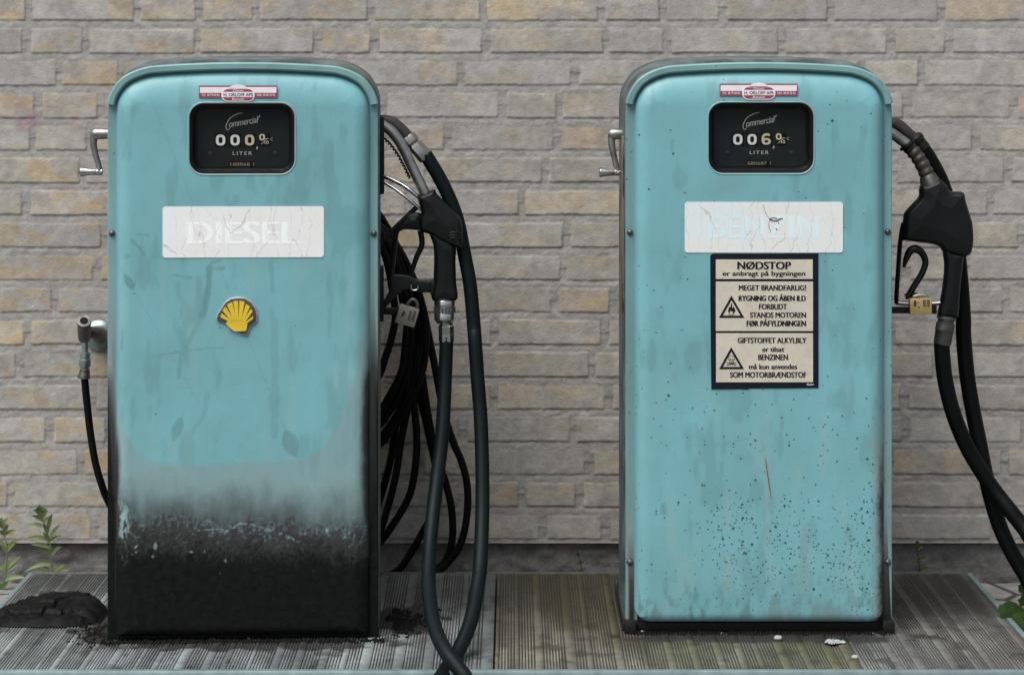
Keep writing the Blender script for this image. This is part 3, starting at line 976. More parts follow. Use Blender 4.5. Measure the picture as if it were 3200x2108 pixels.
def build_pump(label, loc, rz, stain, kind):
    root = thing('fuel_pump', label, 'fuel pump', loc, R(rz), 'old teal fuel pumps')
    S = 1603 if kind == 'diesel' else 1584
    CX = 758 if kind == 'diesel' else 2375
    def lx(px): return (px - CX) / S
    def lz(py): return EYE - (py - HORIZ) / S
    zb = 0.010 if kind == 'diesel' else 0.022           # lower edge of the panel
    # housing: dark shell, crowned roof, from the flange to the back
    b = MB()
    o0 = arch_outline(0.0, 0.0)
    prev = None
    secs = [(0.034, 0.0015, 0.0), (0.050, -0.002, 0.004), (0.13, -0.003, 0.010), (0.27, -0.003, 0.011), (0.38, 0.002, 0.004), (0.405, 0.016, -0.010), (0.41, 0.03, -0.022)]
    rings = [[(x, y, z) for x, z in arch_outline(off, 0.0, up)] for y, off, up in secs]
    n = len(rings[0]); vs = [p for r_ in rings for p in r_]; fs = []
    for i in range(len(rings) - 1):
        for k in range(n - 1): fs.append([i * n + k, i * n + k + 1, (i + 1) * n + k + 1, (i + 1) * n + k])
    fs.append(list(range(n))[::-1]); fs.append([(len(rings) - 1) * n + k for k in range(n)])
    b.add(vs, fs)
    b.build('housing', M['housing'], root, smooth=50)
    # front flange (frame plate) each side of the panel
    b = MB()
    b_out = arch_outline(0.0, 0.0); b_in = arch_outline(0.024, 0.0)
    band(b, b_out, b_in, 0.024, 0.036)
    fl = b.build('front_frame', M['paint_plain'], root)
    # subdivide so the stain maps resolve
    bm = bmesh.new(); bm.from_mesh(fl.data)
    for _ in range(5):
        ed = [e for e in bm.edges if e.calc_length() > 0.02]
        if ed: bmesh.ops.subdivide_edges(bm, edges=ed, cuts=1)
    bm.to_mesh(fl.data); bm.free()
    set_plain_attrs(fl, stain)
    # front panel: pillowed sheet, one grid over its outline
    po = arch_outline(0.0165, zb)
    pa = np.array(po)
    hw = pa[:, 0].max()
    tops = pa[pa[:, 1] > 0.9]
    order = np.argsort(tops[:, 0])
    nx, nzv = 230, 440
    u = np.sin(np.linspace(-1, 1, nx) * math.pi / 2 * 0.985) / math.sin(math.pi / 2 * 0.985)
    u = 0.55 * u + 0.45 * np.linspace(-1, 1, nx)
    xs = u * hw
    # top edge: for each column highest outline point
    dense = np.concatenate([np.linspace(pa[i], pa[i + 1], 12, endpoint=False) for i in range(len(pa) - 1)])
    dt = dense[dense[:, 1] > 0.98]; od = np.argsort(dt[:, 0]); ztop = np.interp(xs, dt[od, 0], dt[od, 1])
    rbc = 0.034 if kind == 'petrol' else 0.012                         # rounded bottom corners
    zbot = zb + np.where(np.abs(xs) > hw - rbc, rbc - np.sqrt(np.maximum(0, rbc ** 2 - (np.abs(xs) - hw + rbc) ** 2)), 0)
    v = np.linspace(0, 1, nzv); v = 0.9 * v + 0.1 * (1 - np.cos(v * math.pi)) / 2
    X = np.repeat(xs[:, None], nzv, 1)
    Z = zbot[:, None] + v[None, :] * (ztop - zbot)[:, None]
    # distance to the outline
    d = np.minimum(hw - np.abs(X), 9)
    sub = dt[::2]
    dtop = np.full(X.shape, 9.0); nzm = np.zeros(X.shape)
    m2 = Z > 0.90
    q = np.stack([X[m2], Z[m2]], -1)
    dd = np.hypot(q[:, None, 0] - sub[None, :, 0], q[:, None, 1] - sub[None, :, 1])
    dtop[m2] = dd.min(1)
    j = dd.argmin(1)
    nzm[m2] = 1 - np.clip(np.abs(sub[j][:, 0]) / hw, 0, 1) ** 6
    d = np.minimum(d, dtop)
    Rr = 0.032 + 0.036 * nzm
    tt = 1 - np.clip(d / Rr, 0, 1)
    Yv = 0.026 * (1 - np.sqrt(np.maximum(0, 1 - tt ** 2)))
    db = Z - zbot[:, None]
    tb = 1 - np.clip(db / 0.02, 0, 1)
    Yv = np.maximum(Yv, 0.014 * (1 - np.sqrt(np.maximum(0, 1 - tb ** 2))))
    Yv = Yv + 0.0016 * (fbm(X * 6 + 9, Z * 6, 501 if kind == 'diesel' else 531, 3) - 0.5) * (1 - tt)
    # window opening
    wcx, wcz = (lx(757), lz(433.5)) if kind == 'diesel' else (lx(2379), lz(431.5))
    ww, wh, wr = 330 / S, 222 / S, 46 / S
    fx = (X[:-1, :-1] + X[1:, 1:]) / 2 - wcx; fz = (Z[:-1, :-1] + Z[1:, 1:]) / 2 - wcz
    qx = np.abs(fx) - (ww / 2 - wr); qz = np.abs(fz) - (wh / 2 - wr)
    sdf = np.hypot(np.maximum(qx, 0), np.maximum(qz, 0)) + np.minimum(np.maximum(qx, qz), 0) - wr
    dm, wm = stain(X.ravel(), Z.ravel())
    pan = grid_mesh('front_panel', X, Yv, Z, M['paint'], root, keep=sdf > 0.001, attrs={'dirt': dm, 'wear': wm})
    # window: rolled lip, gasket, dial, glass
    b = MB()
    ringpts = lambda o: rrect(wcx, wcz, ww + 2 * o, wh + 2 * o, wr + o, 8)
    prof = [(0.0030, 0.0006), (0.0022, -0.0008), (0.0008, -0.0012), (-0.0006, -0.0002), (-0.0012, 0.003)]
    rg = [[(x, y, z) for x, z in ringpts(o)] for o, y in prof]
    n = len(rg[0])
    fs = [[i * n + k, i * n + (k + 1) % n, (i + 1) * n + (k + 1) % n, (i + 1) * n + k] for i in range(len(rg) - 1) for k in range(n)]
    b.add([p for r_ in rg for p in r_], fs)
    wf = b.build('window_frame', M['lip'], root, smooth=60)
    b = MB()
    prof = [(-0.0011, 0.0018), (-0.0065, 0.0032), (-0.0085, 0.010), (-0.0105, 0.014), (-0.0115, 0.024), (-0.0130, 0.0303)]
    rg = [[(x, y, z) for x, z in ringpts(o)] for o, y in prof]
    fs = [[i * n + k, i * n + (k + 1) % n, (i + 1) * n + (k + 1) % n, (i + 1) * n + k] for i in range(len(rg) - 1) for k in range(n)]
    b.add([p for r_ in rg for p in r_], fs)
    b.build('gasket', M['gasket'], wf, smooth=40)
    b = MB(); b.plate(ringpts(-0.006), 0.0125, 0.0137)
    b.build('glass_pane', M['glass'], wf, smooth=0)
    YD = 0.0305
    b = MB(); b.plate(ringpts(-0.004), YD, YD + 0.003)
    dial = b.build('dial', M['dial_face'], root, smooth=0)
    # dial details from the left pump's zoom coordinates (2.24 zoom px per photo px)
    k_ = 2.24 * 1603
    def dx(zx): return wcx + (zx - 1158) / k_
    def dz(zy): return wcz - (zy - 613) / k_
    yf = YD - 0.0008
    b = MB()
    stroke(b, [(dx(1157), dz(434)), (dx(1120), dz(442)), (dx(1070), dz(470)), (dx(1042), dz(515)), (dx(1040), dz(545)), (dx(1052), dz(554)), (dx(1068), dz(540))], [0.0006, 0.0016, 0.0016, 0.0016, 0.0013, 0.0012, 0.0006], yf)
    text(b, 'ommercial', dx(1056), dx(1268), dz(520), dz(474), yf, 0.012, 0.35, 0.9, rot=R(10))
    stroke(b, [(dx(1256), dz(506)), (dx(1265), dz(470)), (dx(1277), dz(452)), (dx(1270), dz(470))], 0.0012, yf)
    b.build('script_lettering', M['grey_print'], dial, smooth=0)
    b = MB(); text(b, 'LITER', dx(1086), dx(1221), dz(731), dz(707), yf, 0.02, 0, 1.35)
    b.build('unit_lettering', M['grey_print'], dial, smooth=0)
    digits = '000' if kind == 'diesel' else '006'
    for q_, (x0, x1) in enumerate(((962, 1040), (1064, 1141), (1166, 1243))):
        b = MB(); b.box(((dx(x0) + dx(x1)) / 2, YD - 0.0002, dz(624)), (dx(x1) - dx(x0) + 0.002, 0.003, dz(578) - dz(670)), bev=0.0006)
        wl = b.build('digit_wheel', M['dial_dark'], root)
        b = MB(); mx_ = (dx(x0 + 6) + dx(x1 - 6)) / 2; dw = dx(x1 - 6) - dx(x0 + 6)
        if digits[q_] == '0': ring(b, mx_, dz(626), dw, dz(588) - dz(664), 0.0075, 0.0054, YD - 0.0022, thz=0.0046)
        else:
            ring(b, mx_, dz(640), dw, dz(617) - dz(664), 0.0070, 0.0052, YD - 0.0022, thz=0.0040)
            stroke(b, [(mx_ + dw * 0.36, dz(598)), (mx_ + dw * 0.15, dz(591)), (mx_ - dw * 0.22, dz(595)), (mx_ - dw * 0.38, dz(612)), (mx_ - dw * 0.39, dz(640))], [0.004, 0.0046, 0.0050, 0.0050, 0.0050], YD - 0.0023)
        b.build('digit', [M['white_print'], M['white_print'], M['cream_digit']][q_], wl, smooth=0)
    b = MB(); b.box((dx(1308), YD - 0.0002, dz(622)), (dx(1342) - dx(1266), 0.003, dz(578) - dz(668)), bev=0.0006)
    wl = b.build('digit_wheel', M['dial_dark'], root)
    b = MB()
    ring(b, dx(1292), dz(606), dx(1312) - dx(1272), dz(583) - dz(628), 0.0045, 0.0032, YD - 0.0022, thz=0.0028)
    stroke(b, [(dx(1285), dz(655)), (dx(1325), dz(622))], 0.0009, YD - 0.0022); stroke(b, [(dx(1312), dz(617)), (dx(1338), dz(617))], 0.0009, YD - 0.0022)
    text(b, '10', dx(1310), dx(1338), dz(655), dz(632), YD - 0.0022, 0.015)
    b.build('digit', M['cream_digit'], wl, smooth=0)
    b = MB()
    stroke(b, [(dx(1366), dz(610)), (dx(1347), dz(620)), (dx(1366), dz(630))], 0.0008, yf, n=1)
    b.build('pointer', M['grey_print'], dial, smooth=0); b = MB()
    stroke(b, [(dx(1256), dz(672)), (dx(1258), dz(682)), (dx(1252), dz(690))], 0.0022, yf)
    b.build('decimal_comma', M['grey_print'], dial, smooth=0)
    b = MB(); b.box((dx(1153), YD - 0.0002, dz(795)), (0.050, 0.0022, 0.0115), bev=0.0005)
    tot = b.build('totalizer', M['dial_dark'], root)
    b = MB(); text(b, '188868 1' if kind == 'diesel' else '680687 1', dx(1070), dx(1236), dz(808), dz(784), YD - 0.0018, 0.02)
    b.build('small_digits', M['dim_digit'], tot, smooth=0)
    for sx in (928, 1383):
        b = MB(); b.lathe((dx(sx), YD, dz(720)), (0, -1, 0), [(0, 0.0042), (0.0012, 0.004), (0.0018, 0.002)])
        b.build('dial_screw', M['red_dot'], root)
    # arch trim over the front frame
    b = MB()
    oo = arch_outline(-0.0015, 0.0); ii = arch_outline(0.0135, 0.0)
    zmin = 1.044
    sel = [i for i in range(len(oo)) if oo[i][1] >= zmin and i > 1 and i < len(oo) - 2]
    oo = [oo[i] for i in sel]; ii = [ii[i] for i in sel]
    # resample densely
    def dens(a): return [tuple(p[:2]) for p in crom([(x, z, 0) for x, z in a], 3)]
    oo, ii = dens(oo), dens(ii)
    band(b, oo, ii, 0.008, 0.034, bev=0.003)
    tr = b.build('hood_trim', M['paint_plain'], root)
    set_plain_attrs(tr, stain)
    # base
    b = MB()
    if kind == 'petrol':
        b.box((0, 0.04 + 0.17, 0.0095), (2 * HW + 0.012, 0.37, 0.019), bev=0.002)
        b.box((-HW + 0.009, 0.022, 0.0125), (0.022, 0.03, 0.025), bev=0.002)
        b.box((HW - 0.009, 0.022, 0.0125), (0.022, 0.03, 0.025), bev=0.002)
    else:
        b.box((0, 0.045 + 0.165, 0.007), (2 * HW + 0.004, 0.37, 0.014), bev=0.002)
    b.build('base', M['black_worn'], root)
    # frame screws
    scr = [(350, 730), (1168, 733)] if kind == 'diesel' else [(1971, 728), (2773, 726), (1975, 1762), (2775, 1762)]
    for sx, sy in scr:
        x = lx(sx) * 1.006
        x = math.copysign(HW - 0.0085, x)
        b = MB(); b.lathe((x, 0.0245, lz(sy)), (0, -1, 0), [(0, 0.0062), (0.003, 0.006), (0.0055, 0.004), (0.0066, 0.0015)], 14)
        b.build('screw', M['grey_metal'], root)
    # name plate
    b = MB()
    if kind == 'diesel':
        x0, x1, z0, z1 = lx(510), lx(1012), lz(804), lz(645)
        tb = (lx(585), lx(936), lz(762), lz(692))
    else:
        x0, x1, z0, z1 = lx(2140), lx(2634), lz(789), lz(631)
        tb = (lx(2214), lx(2562), lz(744), lz(674))
    b.plate(rrect((x0 + x1) / 2, (z0 + z1) / 2, x1 - x0, z1 - z0, 0.006), -0.0012, 0.0008)
    pl = b.build('name_plate', M[kind == 'diesel' and 'diesel_film' or 'benzin_film'], root, smooth=0)
    b = MB(); text(b, 'DIESEL' if kind == 'diesel' else 'BENZIN', *tb, -0.00124, 0.09)
    b.build('lettering', M[kind == 'diesel' and 'diesel_letters' or 'benzin_letters'], pl, smooth=0)
    if kind == 'petrol':
        b = MB()
        for pts_, wd_ in (([(2404, 683), (2420, 690), (2438, 684), (2446, 682)], 0.0022), ([(2404, 690), (2412, 680), (2428, 682)], 0.0014), ([(2430, 690), (2434, 700)], 0.0012), ([(2424, 712), (2428, 718)], 0.0016),
                          ([(2404, 692), (2402, 705), (2408, 725)], 0.0008), ([(2385, 640), (2392, 665), (2404, 683)], 0.0007)):
            stroke(b, [(lx(a_), lz(c_)) for a_, c_ in pts_], wd_, -0.0022)
        b.build('tear', M['tear'], pl, smooth=0)
    # company sticker
    s0 = (lx(623), lz(266)) if kind == 'diesel' else (lx(2249), lz(260))
    sc = 1.0 / S / 2.24
    def kx(zx): return s0[0] + (zx - 858) * sc
    def kz(zy): return s0[1] - (zy - 236) * sc
    b = MB()
    def rect(x0, x1, z0, z1, y, mi): b.add([(x0, y, z0), (x1, y, z0), (x1, y, z1), (x0, y, z1)], [[0, 1, 2, 3]], mi)
    b.plate(rrect((kx(858) + kx(1404)) / 2, (kz(240) + kz(326)) / 2, kx(1404) - kx(858), kz(240) - kz(326), 0.0012, 3), -0.0010, 0.0006, mi=0)
    rect(kx(864), kx(1398), kz(291), kz(250), -0.0014, 1)
    badge = rrect(kx(1131), kz(305), kx(1248) - kx(1014), kz(258) - kz(352), 0.0125, 7)
    b.plate(badge, -0.0018, -0.0011, mi=1)
    dome = [(kx(1131) + 0.0180 * math.cos(R(a)), kz(262) + 0.0082 * math.sin(R(a))) for a in range(0, 181, 15)]
    b.plate(dome, -0.0018, -0.0011, mi=1)
    b.plate(rrect(kx(1131), kz(305), kx(1240) - kx(1022), kz(266) - kz(346), 0.0105, 7), -0.0022, -0.0019, mi=0)
    rect(kx(1020), kx(1244), kz(321), kz(284), -0.0025, 1)
    st = b.build('company_sticker', [M['sticker_red'], M['sticker_white']], root, smooth=0)
    b = MB()
    text(b, 'Diesel', kx(1096), kx(1166), kz(281), kz(268), -0.0026, 0.03, mi=1)
    text(b, 'H. ORLOFF APS', kx(1030), kx(1234), kz(315), kz(292), -0.0029, 0.035, mi=0)
    text(b, 'Benzin', kx(1090), kx(1172), kz(342), kz(326), -0.0026, 0.03, mi=1)
    text(b, 'TLF. 38 79 60 83', kx(876), kx(1000), kz(314), kz(297), -0.0016, 0.03, mi=1)
    text(b, 'FAX. 38 60 32 52', kx(1262), kx(1388), kz(314), kz(297), -0.0016, 0.03, mi=1)
    b.build('lettering', [M['mark_dark'], M['sticker_white']], st, smooth=0)
    # crank on the left side
    if kind == 'diesel':
        hub, arm, kn = (333, 418), [(297, 412), (292, 446), (298, 481), (308, 517), (311, 538)], (320, 251, 537)
    else:
        hub, arm, kn = (1953, 419), [(1913, 412), (1911, 446), (1919, 490), (1929, 530), (1931, 538)], (1938, 1873, 539)
    yc = 0.12
    Yc = loc[1] + yc
    def W(px, py, dy=0.0):      # photo pixel at the crank's depth, in pump coordinates
        p = P(px, py, Yc + dy) - Vector(loc)
        return Matrix.Rotation(-R(rz), 4, 'Z') @ p
    b = MB()
    h0 = W(*hub); h0.x = -HW + 0.004
    ln = h0.x - W(*arm[0]).x
    b.lathe(h0, (-1, 0, 0), [(0, 0.0075), (0.006, 0.0075), (0.007, 0.0105), (ln - 0.006, 0.0115), (ln - 0.001, 0.0115), (ln + 0.004, 0.010), (ln + 0.008, 0.006)], 18)
    b.tube([W(*p) for p in arm], [0.0085, 0.0072, 0.006, 0.006, 0.0072], 12)
    cr = b.build('crank', M['steel'], root)
    b = MB(); k0, k1 = W(kn[0], kn[2]), W(kn[1], kn[2])
    L = (k1 - k0).length
    b.lathe(k0, (k1 - k0), [(0, 0.0065), (L * 0.25, 0.0072), (L * 0.27, 0.006), (L * 0.3, 0.0065), (L * 0.6, 0.0072), (L * 0.9, 0.0098), (L * 0.97, 0.0098), (L, 0.0085)], 18)
    b.build('knob', M['chrome'], cr)
    # nozzle holder on the right side
    b = MB()
    if kind == 'diesel':
        b.box((HW + 0.006, 0.185, 0.94), (0.010, 0.10, 0.155), bev=0.003)
        b.build('nozzle_holder', M['black_worn'], root); b = MB()
        b.box((HW + 0.006, 0.185, 0.66), (0.008, 0.06, 0.11), bev=0.002)
    else:
        b.box((HW + 0.005, 0.16, 0.60), (0.009, 0.07, 0.165), bev=0.003)
        b.build('nozzle_holder', M['black_worn'], root); b = MB()
        b.box((HW + 0.004, 0.16, 0.95), (0.007, 0.08, 0.20), bev=0.003)
    b.build('nozzle_holder', M['black_worn'], root)
    if kind == 'petrol':
        b = MB(); b.box((-HW - 0.0035, 0.10, 0.80), (0.003, 0.10, 0.36), bev=0.001)
        b.build('side_sticker', M['peel'], root)
    return root, lx, lz


LOC_D = (-0.5255, 4.99, 0.0); LOC_B = (0.4892, 5.05, 0.0)
pump_d, dlx, dlz = build_pump('teal diesel pump blackened by soot at its foot, with yellow scallop emblem', LOC_D, 2.5, stains_shade_diesel, 'diesel')
pump_b, blx, blz = build_pump('teal petrol pump with dark chips and framed cream warning sign', LOC_B, 0.0, stains_shade_petrol, 'petrol')


def emblem():
    def q(zx, zy): return (dlx(240 + zx / 2.24), dlz(860 + zy / 2.24))
    out = [(975, 300), (985, 268), (1010, 230), (1040, 185), (1080, 157), (1130, 150), (1180, 155), (1225, 183), (1255, 225), (1268, 280), (1262, 325), (1217, 362), (1205, 400), (1190, 420), (1148, 414), (1118, 398), (1072, 380), (1058, 350), (1025, 330), (985, 318)]
    b = MB(); b.plate([q(*p) for p in out], -0.004, 0.0008, 0.0012)
    e = b.build('scallop_emblem', M['shell_edge'], pump_d)
    c = (1132, 290)
    b = MB(); b.plate([q(c[0] + (x - c[0]) * 0.945, c[1] + (y - c[1]) * 0.945) for x, y in out], -0.0047, -0.003, 0.0004)
    b.build('grey_field', M['shell_grey'], e)
    # ribs: seven separate wedges meeting at the hinge
    tops = [(1012, 292), (1008, 272), (1020, 246), (1033, 224), (1052, 204), (1093, 184), (1097, 180), (1128, 178), (1140, 178), (1176, 182), (1184, 198), (1212, 212), (1218, 232), (1232, 250), (1238, 272), (1236, 300)]
    hinge = [(1100 + i * 5.2, 352 + 4 * math.sin(i)) for i in range(16)]
    b = MB()
    wedges = [(0, (1009, 290), (1015, 262), (1086, 322)), (1, (1022, 243), (1045, 216), (1098, 318)), (2, (1054, 204), (1090, 186), (1112, 316)),
              (3, (1097, 181), (1131, 178), (1126, 314)), (4, (1141, 178), (1177, 184), (1144, 314)), (5, (1185, 200), (1214, 218), (1160, 318)), (6, (1219, 234), (1233, 252), (1172, 322)), (7, (1237, 282), (1234, 304), (1182, 332))]
    base = [q(1075, 366), (q(1045, 332)), q(1060, 318), q(1086, 310), q(1112, 304), q(1132, 302), q(1152, 304), q(1175, 312), q(1196, 326), q(1196, 344), q(1187, 386), q(1108, 390)]
    b.plate(base, -0.0055, -0.0045)
    for k, a, c2, p in wedges:
        ax, ay = a; bx, by = c2; mx, my = (ax + bx) / 2, (ay + by) / 2
        # foot of the wedge, about as wide as the gap allows
        dx_, dy_ = bx - ax, by - ay; L = math.hypot(dx_, dy_); dx_, dy_ = dx_ / L * 9, dy_ / L * 9
        b.plate([q(ax, ay), q(mx - (my - p[1]) * 0.0, my - 3), q(bx, by), q(p[0] + dx_, p[1] + dy_), q(p[0] - dx_, p[1] - dy_)], -0.0058, -0.0045)
    b.build('yellow_shell', M['shell_yellow'], e, smooth=0)


emblem()


def scratch():
    b = MB()
    pts = [(2391, 1426), (2394, 1450), (2400, 1490), (2405, 1525), (2410, 1556)]
    stroke(b, [(blx(x + 1.5), blz(y)) for x, y in pts], [0.0006, 0.0022, 0.0026, 0.0026, 0.0010], -0.0004, mi=0)
    stroke(b, [(blx(x), blz(y)) for x, y in pts], [0.0004, 0.0012, 0.0016, 0.0016, 0.0004], -0.0007, mi=1)
    b.build('scratch', [M['scratch_pale'], M['scratch_rust']], pump_b, smooth=0)


def warning_sign():
    def q(zx, zy): return (blx(2180 + zx / 3.136), blz(760 + zy / 3.136))
    b = MB()
    b.plate([q(*p) for p in [(150, 100), (1183, 98), (1184, 1415), (500, 1420), (495, 1430), (400, 1426), (134, 1428), (125, 600), (124, 120), (135, 110)]], -0.0016, 0.0009, 0.0004)
    sg = b.build('warning_sign', M['sign_black'], pump_b, smooth=0)
    for x0, x1, y0, y1 in ((178, 1127, 157, 348), (178, 1130, 373, 857), (180, 1130, 878, 1358)):
        b = MB(); b.add([(*q(x0, y1)[:1], -0.0021, q(x0, y1)[1]), (q(x1, y1)[0], -0.0021, q(x1, y1)[1]), (q(x1, y0)[0], -0.0021, q(x1, y0)[1]), (q(x0, y0)[0], -0.0021, q(x0, y0)[1])], [[0, 1, 2, 3]])
        b.build('text_field', M['sign_cream'], sg, smooth=0)
    b = MB(); y = -0.0026
    def T(t, x0, x1, yt, yb, bold=0.05, over=0.0, under=0.0):
        a = q(x0, yb + under); c = q(x1, yt - over)
        text(b, t, a[0], c[0], a[1], c[1], y, bold)
    T('NØDSTOP', 388, 915, 182, 250, 0.10, 3, 3)
    T('er anbragt på bygningen', 243, 1055, 270, 318, 0.07, 0, 13)
    T('MEGET BRANDFARLIG!', 402, 1062, 408, 460, 0.085)
    T('RYGNING OG ÅBEN ILD', 400, 1060, 512, 563, 0.085, 18)
    T('FORBUDT', 600, 875, 592, 645, 0.085)
    T('STANDS MOTOREN', 512, 1062, 675, 727, 0.085)
    T('FØR PÅFYLDNINGEN', 478, 1062, 757, 810, 0.085, 18)
    T('GIFTSTOFFET ALKYLBLY', 390, 1065, 922, 975, 0.085)
    T('er tilsat', 632, 848, 1012, 1060, 0.085)
    T('BENZINEN', 592, 885, 1087, 1140, 0.085)
    T('må kun anvendes', 500, 975, 1180, 1230, 0.085)
    T('SOM MOTORBRÆNDSTOF', 316, 1065, 1258, 1312, 0.085)
    b.build('lettering', M['sign_black'], sg, smooth=0)
    for ax, ay, x0, x1, yb in ((330, 510, 208, 457, 728), (328, 1014, 210, 455, 1230)):
        b = MB(); px = 1 / 3.136 / 1584
        cxm, cym = (x0 + x1 + ax) / 3, (yb * 2 + ay) / 3
        o = [(ax, ay), (x1, yb), (x0, yb)]
        i_ = [(cxm + (x - cxm) * 0.70, cym + (y_ - cym) * 0.70) for x, y_ in o]
        vs = [(q(*p)[0], y, q(*p)[1]) for p in o + i_]
        b.add(vs, [[0, 1, 4, 3], [1, 2, 5, 4], [2, 0, 3, 5]])
        b.build('warning_triangle', M['sign_black'], sg, smooth=0)
    b = MB()
    fl = [(330, 582), (338, 605), (334, 622), (345, 632), (350, 622), (347, 610), (360, 628), (362, 645), (368, 640), (368, 662), (358, 680), (340, 690), (346, 672), (340, 660), (332, 668), (326, 650), (318, 668), (312, 662), (314, 680), (320, 690), (304, 680), (297, 660), (298, 645), (304, 650), (303, 632), (312, 618), (318, 628), (324, 612), (322, 598)]
    b.plate([q(*p) for p in fl], y, y + 0.0004)
    b.plate([q(*p) for p in [(302, 694), (357, 694), (357, 698), (302, 698)]], y, y + 0.0004)
    b.build('flame_symbol', M['sign_black'], sg, smooth=0)
    b = MB()
    sk = crom([(q(*p)[0], q(*p)[1], 0) for p in [(302, 1130), (304, 1108), (330, 1098), (358, 1108), (361, 1130), (352, 1148), (350, 1164), (330, 1168), (312, 1164), (310, 1148)]], 4, True)
    b.plate([(p.x, p.y) for p in sk], y, y + 0.0004, mi=0)
    for p in ((318, 1134), (344, 1134)):
        c = q(*p); b.plate([(c[0] + 0.0014 * math.cos(R(a)), c[1] + 0.0016 * math.sin(R(a))) for a in range(0, 360, 30)], y - 0.0006, y - 0.0003, mi=1)
    for a_, c_ in (((283, 1165), (378, 1192)), ((378, 1165), (283, 1192))):
        stroke(b, [q(*a_), q(*c_)], 0.0014, y - 0.0002, mi=1)
    sx = [(303, 1130), (305, 1108), (330, 1098), (357, 1108), (360, 1130), (351, 1148), (349, 1164), (330, 1167), (313, 1164), (311, 1148), (303, 1130)]
    stroke(b, [q(*p) for p in sx], 0.0008, y - 0.0003, mi=1)
    stroke(b, [q(331, 1142), q(331, 1150)], 0.001, y - 0.0004, mi=1)
    stroke(b, [q(318, 1158), q(344, 1158)], 0.0008, y - 0.0004, mi=1)
    b.build('skull_symbol', [M['sign_cream'], M['mark_dark']], sg, smooth=0)
    b = MB()
    stroke(b, [q(1085, 1370), q(1070, 1380), q(1085, 1386), q(1088, 1378), q(1096, 1386), q(1102, 1376), q(1108, 1386), q(1116, 1374), q(1120, 1386), q(1128, 1376), q(1136, 1386)], 0.0008, -0.0021)
    b.build('maker_signature', M['white_print'], sg, smooth=0)


warning_sign()
scratch()


# ------------------------------------------------------------------ nozzles, hoses, padlocks
def pix(o, s, Y):
    "zoom coordinates -> world"
    return lambda zx, zy, dy=0.0: P(o[0] + zx / s, o[1] + zy / s, Y + dy)


def wplate(mb, fn, pts, half, bev, dy=0.0, mi=0, n=5, sharp=False):
    q = [fn(*p) for p in pts]
    Y = q[0].y + dy
    poly = [(p.x, p.z) for p in q]
    if not sharp: poly = [(p.x, p.y) for p in crom([(x, z, 0) for x, z in poly], n, True)]
    mb.plate(poly, Y - half, Y + half, bev, mi)


def puff(mb, fn, pts, half, bev, n=6, step=0.0012, mi=0):
    "rounded solid from a side outline: thickness rises from the rim inwards"
    q = [fn(*p) for p in pts]; Y = q[0].y
    poly = np.array([(p.x, p.y) for p in crom([(p.x, p.z, 0) for p in q], n, True)])
    lo = poly.min(0) - 2 * step; hi = poly.max(0) + 2 * step
    gx = np.arange(lo[0], hi[0], step); gz = np.arange(lo[1], hi[1], step)
    X, Z = np.meshgrid(gx, gz, indexing='ij')
    ins = np.zeros(X.shape, bool)
    A = poly; B = np.roll(poly, -1, 0)
    dist = np.full(X.shape, 9.0); nx = np.zeros(X.shape); nz_ = np.zeros(X.shape)
    for (ax, az), (bx, bz) in zip(A, B):
        c = ((az > Z) != (bz > Z)) & (X < (bx - ax) * (Z - az) / (bz - az + 1e-15) + ax)
        ins ^= c
        vx, vz = bx - ax, bz - az
        t = np.clip(((X - ax) * vx + (Z - az) * vz) / (vx * vx + vz * vz + 1e-15), 0, 1)
        fx, fz = ax + t * vx, az + t * vz
        d = np.hypot(X - fx, Z - fz); m = d < dist
        dist[m] = d[m]; nx[m] = fx[m]; nz_[m] = fz[m]
    ok = ins | (dist < 0.45 * step)
    cell = ok[:-1, :-1] & ok[1:, :-1] & ok[1:, 1:] & ok[:-1, 1:]
    cnt = np.zeros(X.shape, int)
    for sl in ((slice(0, -1), slice(0, -1)), (slice(1, None), slice(0, -1)), (slice(1, None), slice(1, None)), (slice(0, -1), slice(1, None))): cnt[sl] += cell
    rim = (cnt > 0) & (cnt < 4)
    Xs = np.where(rim, nx, X); Zs = np.where(rim, nz_, Z)
    dd = np.where(rim, 0, dist)
    T = half * np.sqrt(np.maximum(0, 1 - (1 - np.clip(dd / bev, 0, 1)) ** 2))
    T = T + 0.0016 * np.clip(dd / bev - 1, 0, 2)
    use = cnt > 0
    idx = -np.ones(X.shape, int); idx[use] = np.arange(use.sum()); nv = int(use.sum())
    idb = idx.copy(); inner = use & ~rim; idb[inner] = nv + np.arange(inner.sum())
    vs = [(x, Y - t, z) for x, t, z in zip(Xs[use], T[use], Zs[use])] + [(x, Y + t, z) for x, t, z in zip(Xs[inner], T[inner], Zs[inner])]
    ii, jj = np.nonzero(cell); fs = []
    for i, j in zip(ii, jj):
        fs.append([int(idx[i, j]), int(idx[i + 1, j]), int(idx[i + 1, j + 1]), int(idx[i, j + 1])])
        fs.append([int(idb[i, j]), int(idb[i, j + 1]), int(idb[i + 1, j + 1]), int(idb[i + 1, j])])
    mb.add(vs, fs, mi)


def ringed(mb, a, b, prof, seg=18, mi=0):
    "lathe from a to b; prof in fractions of the length and metres of radius"
    L = (b - a).length
    mb.lathe(a, b - a, [(t * L, r) for t, r in prof], seg, mi)


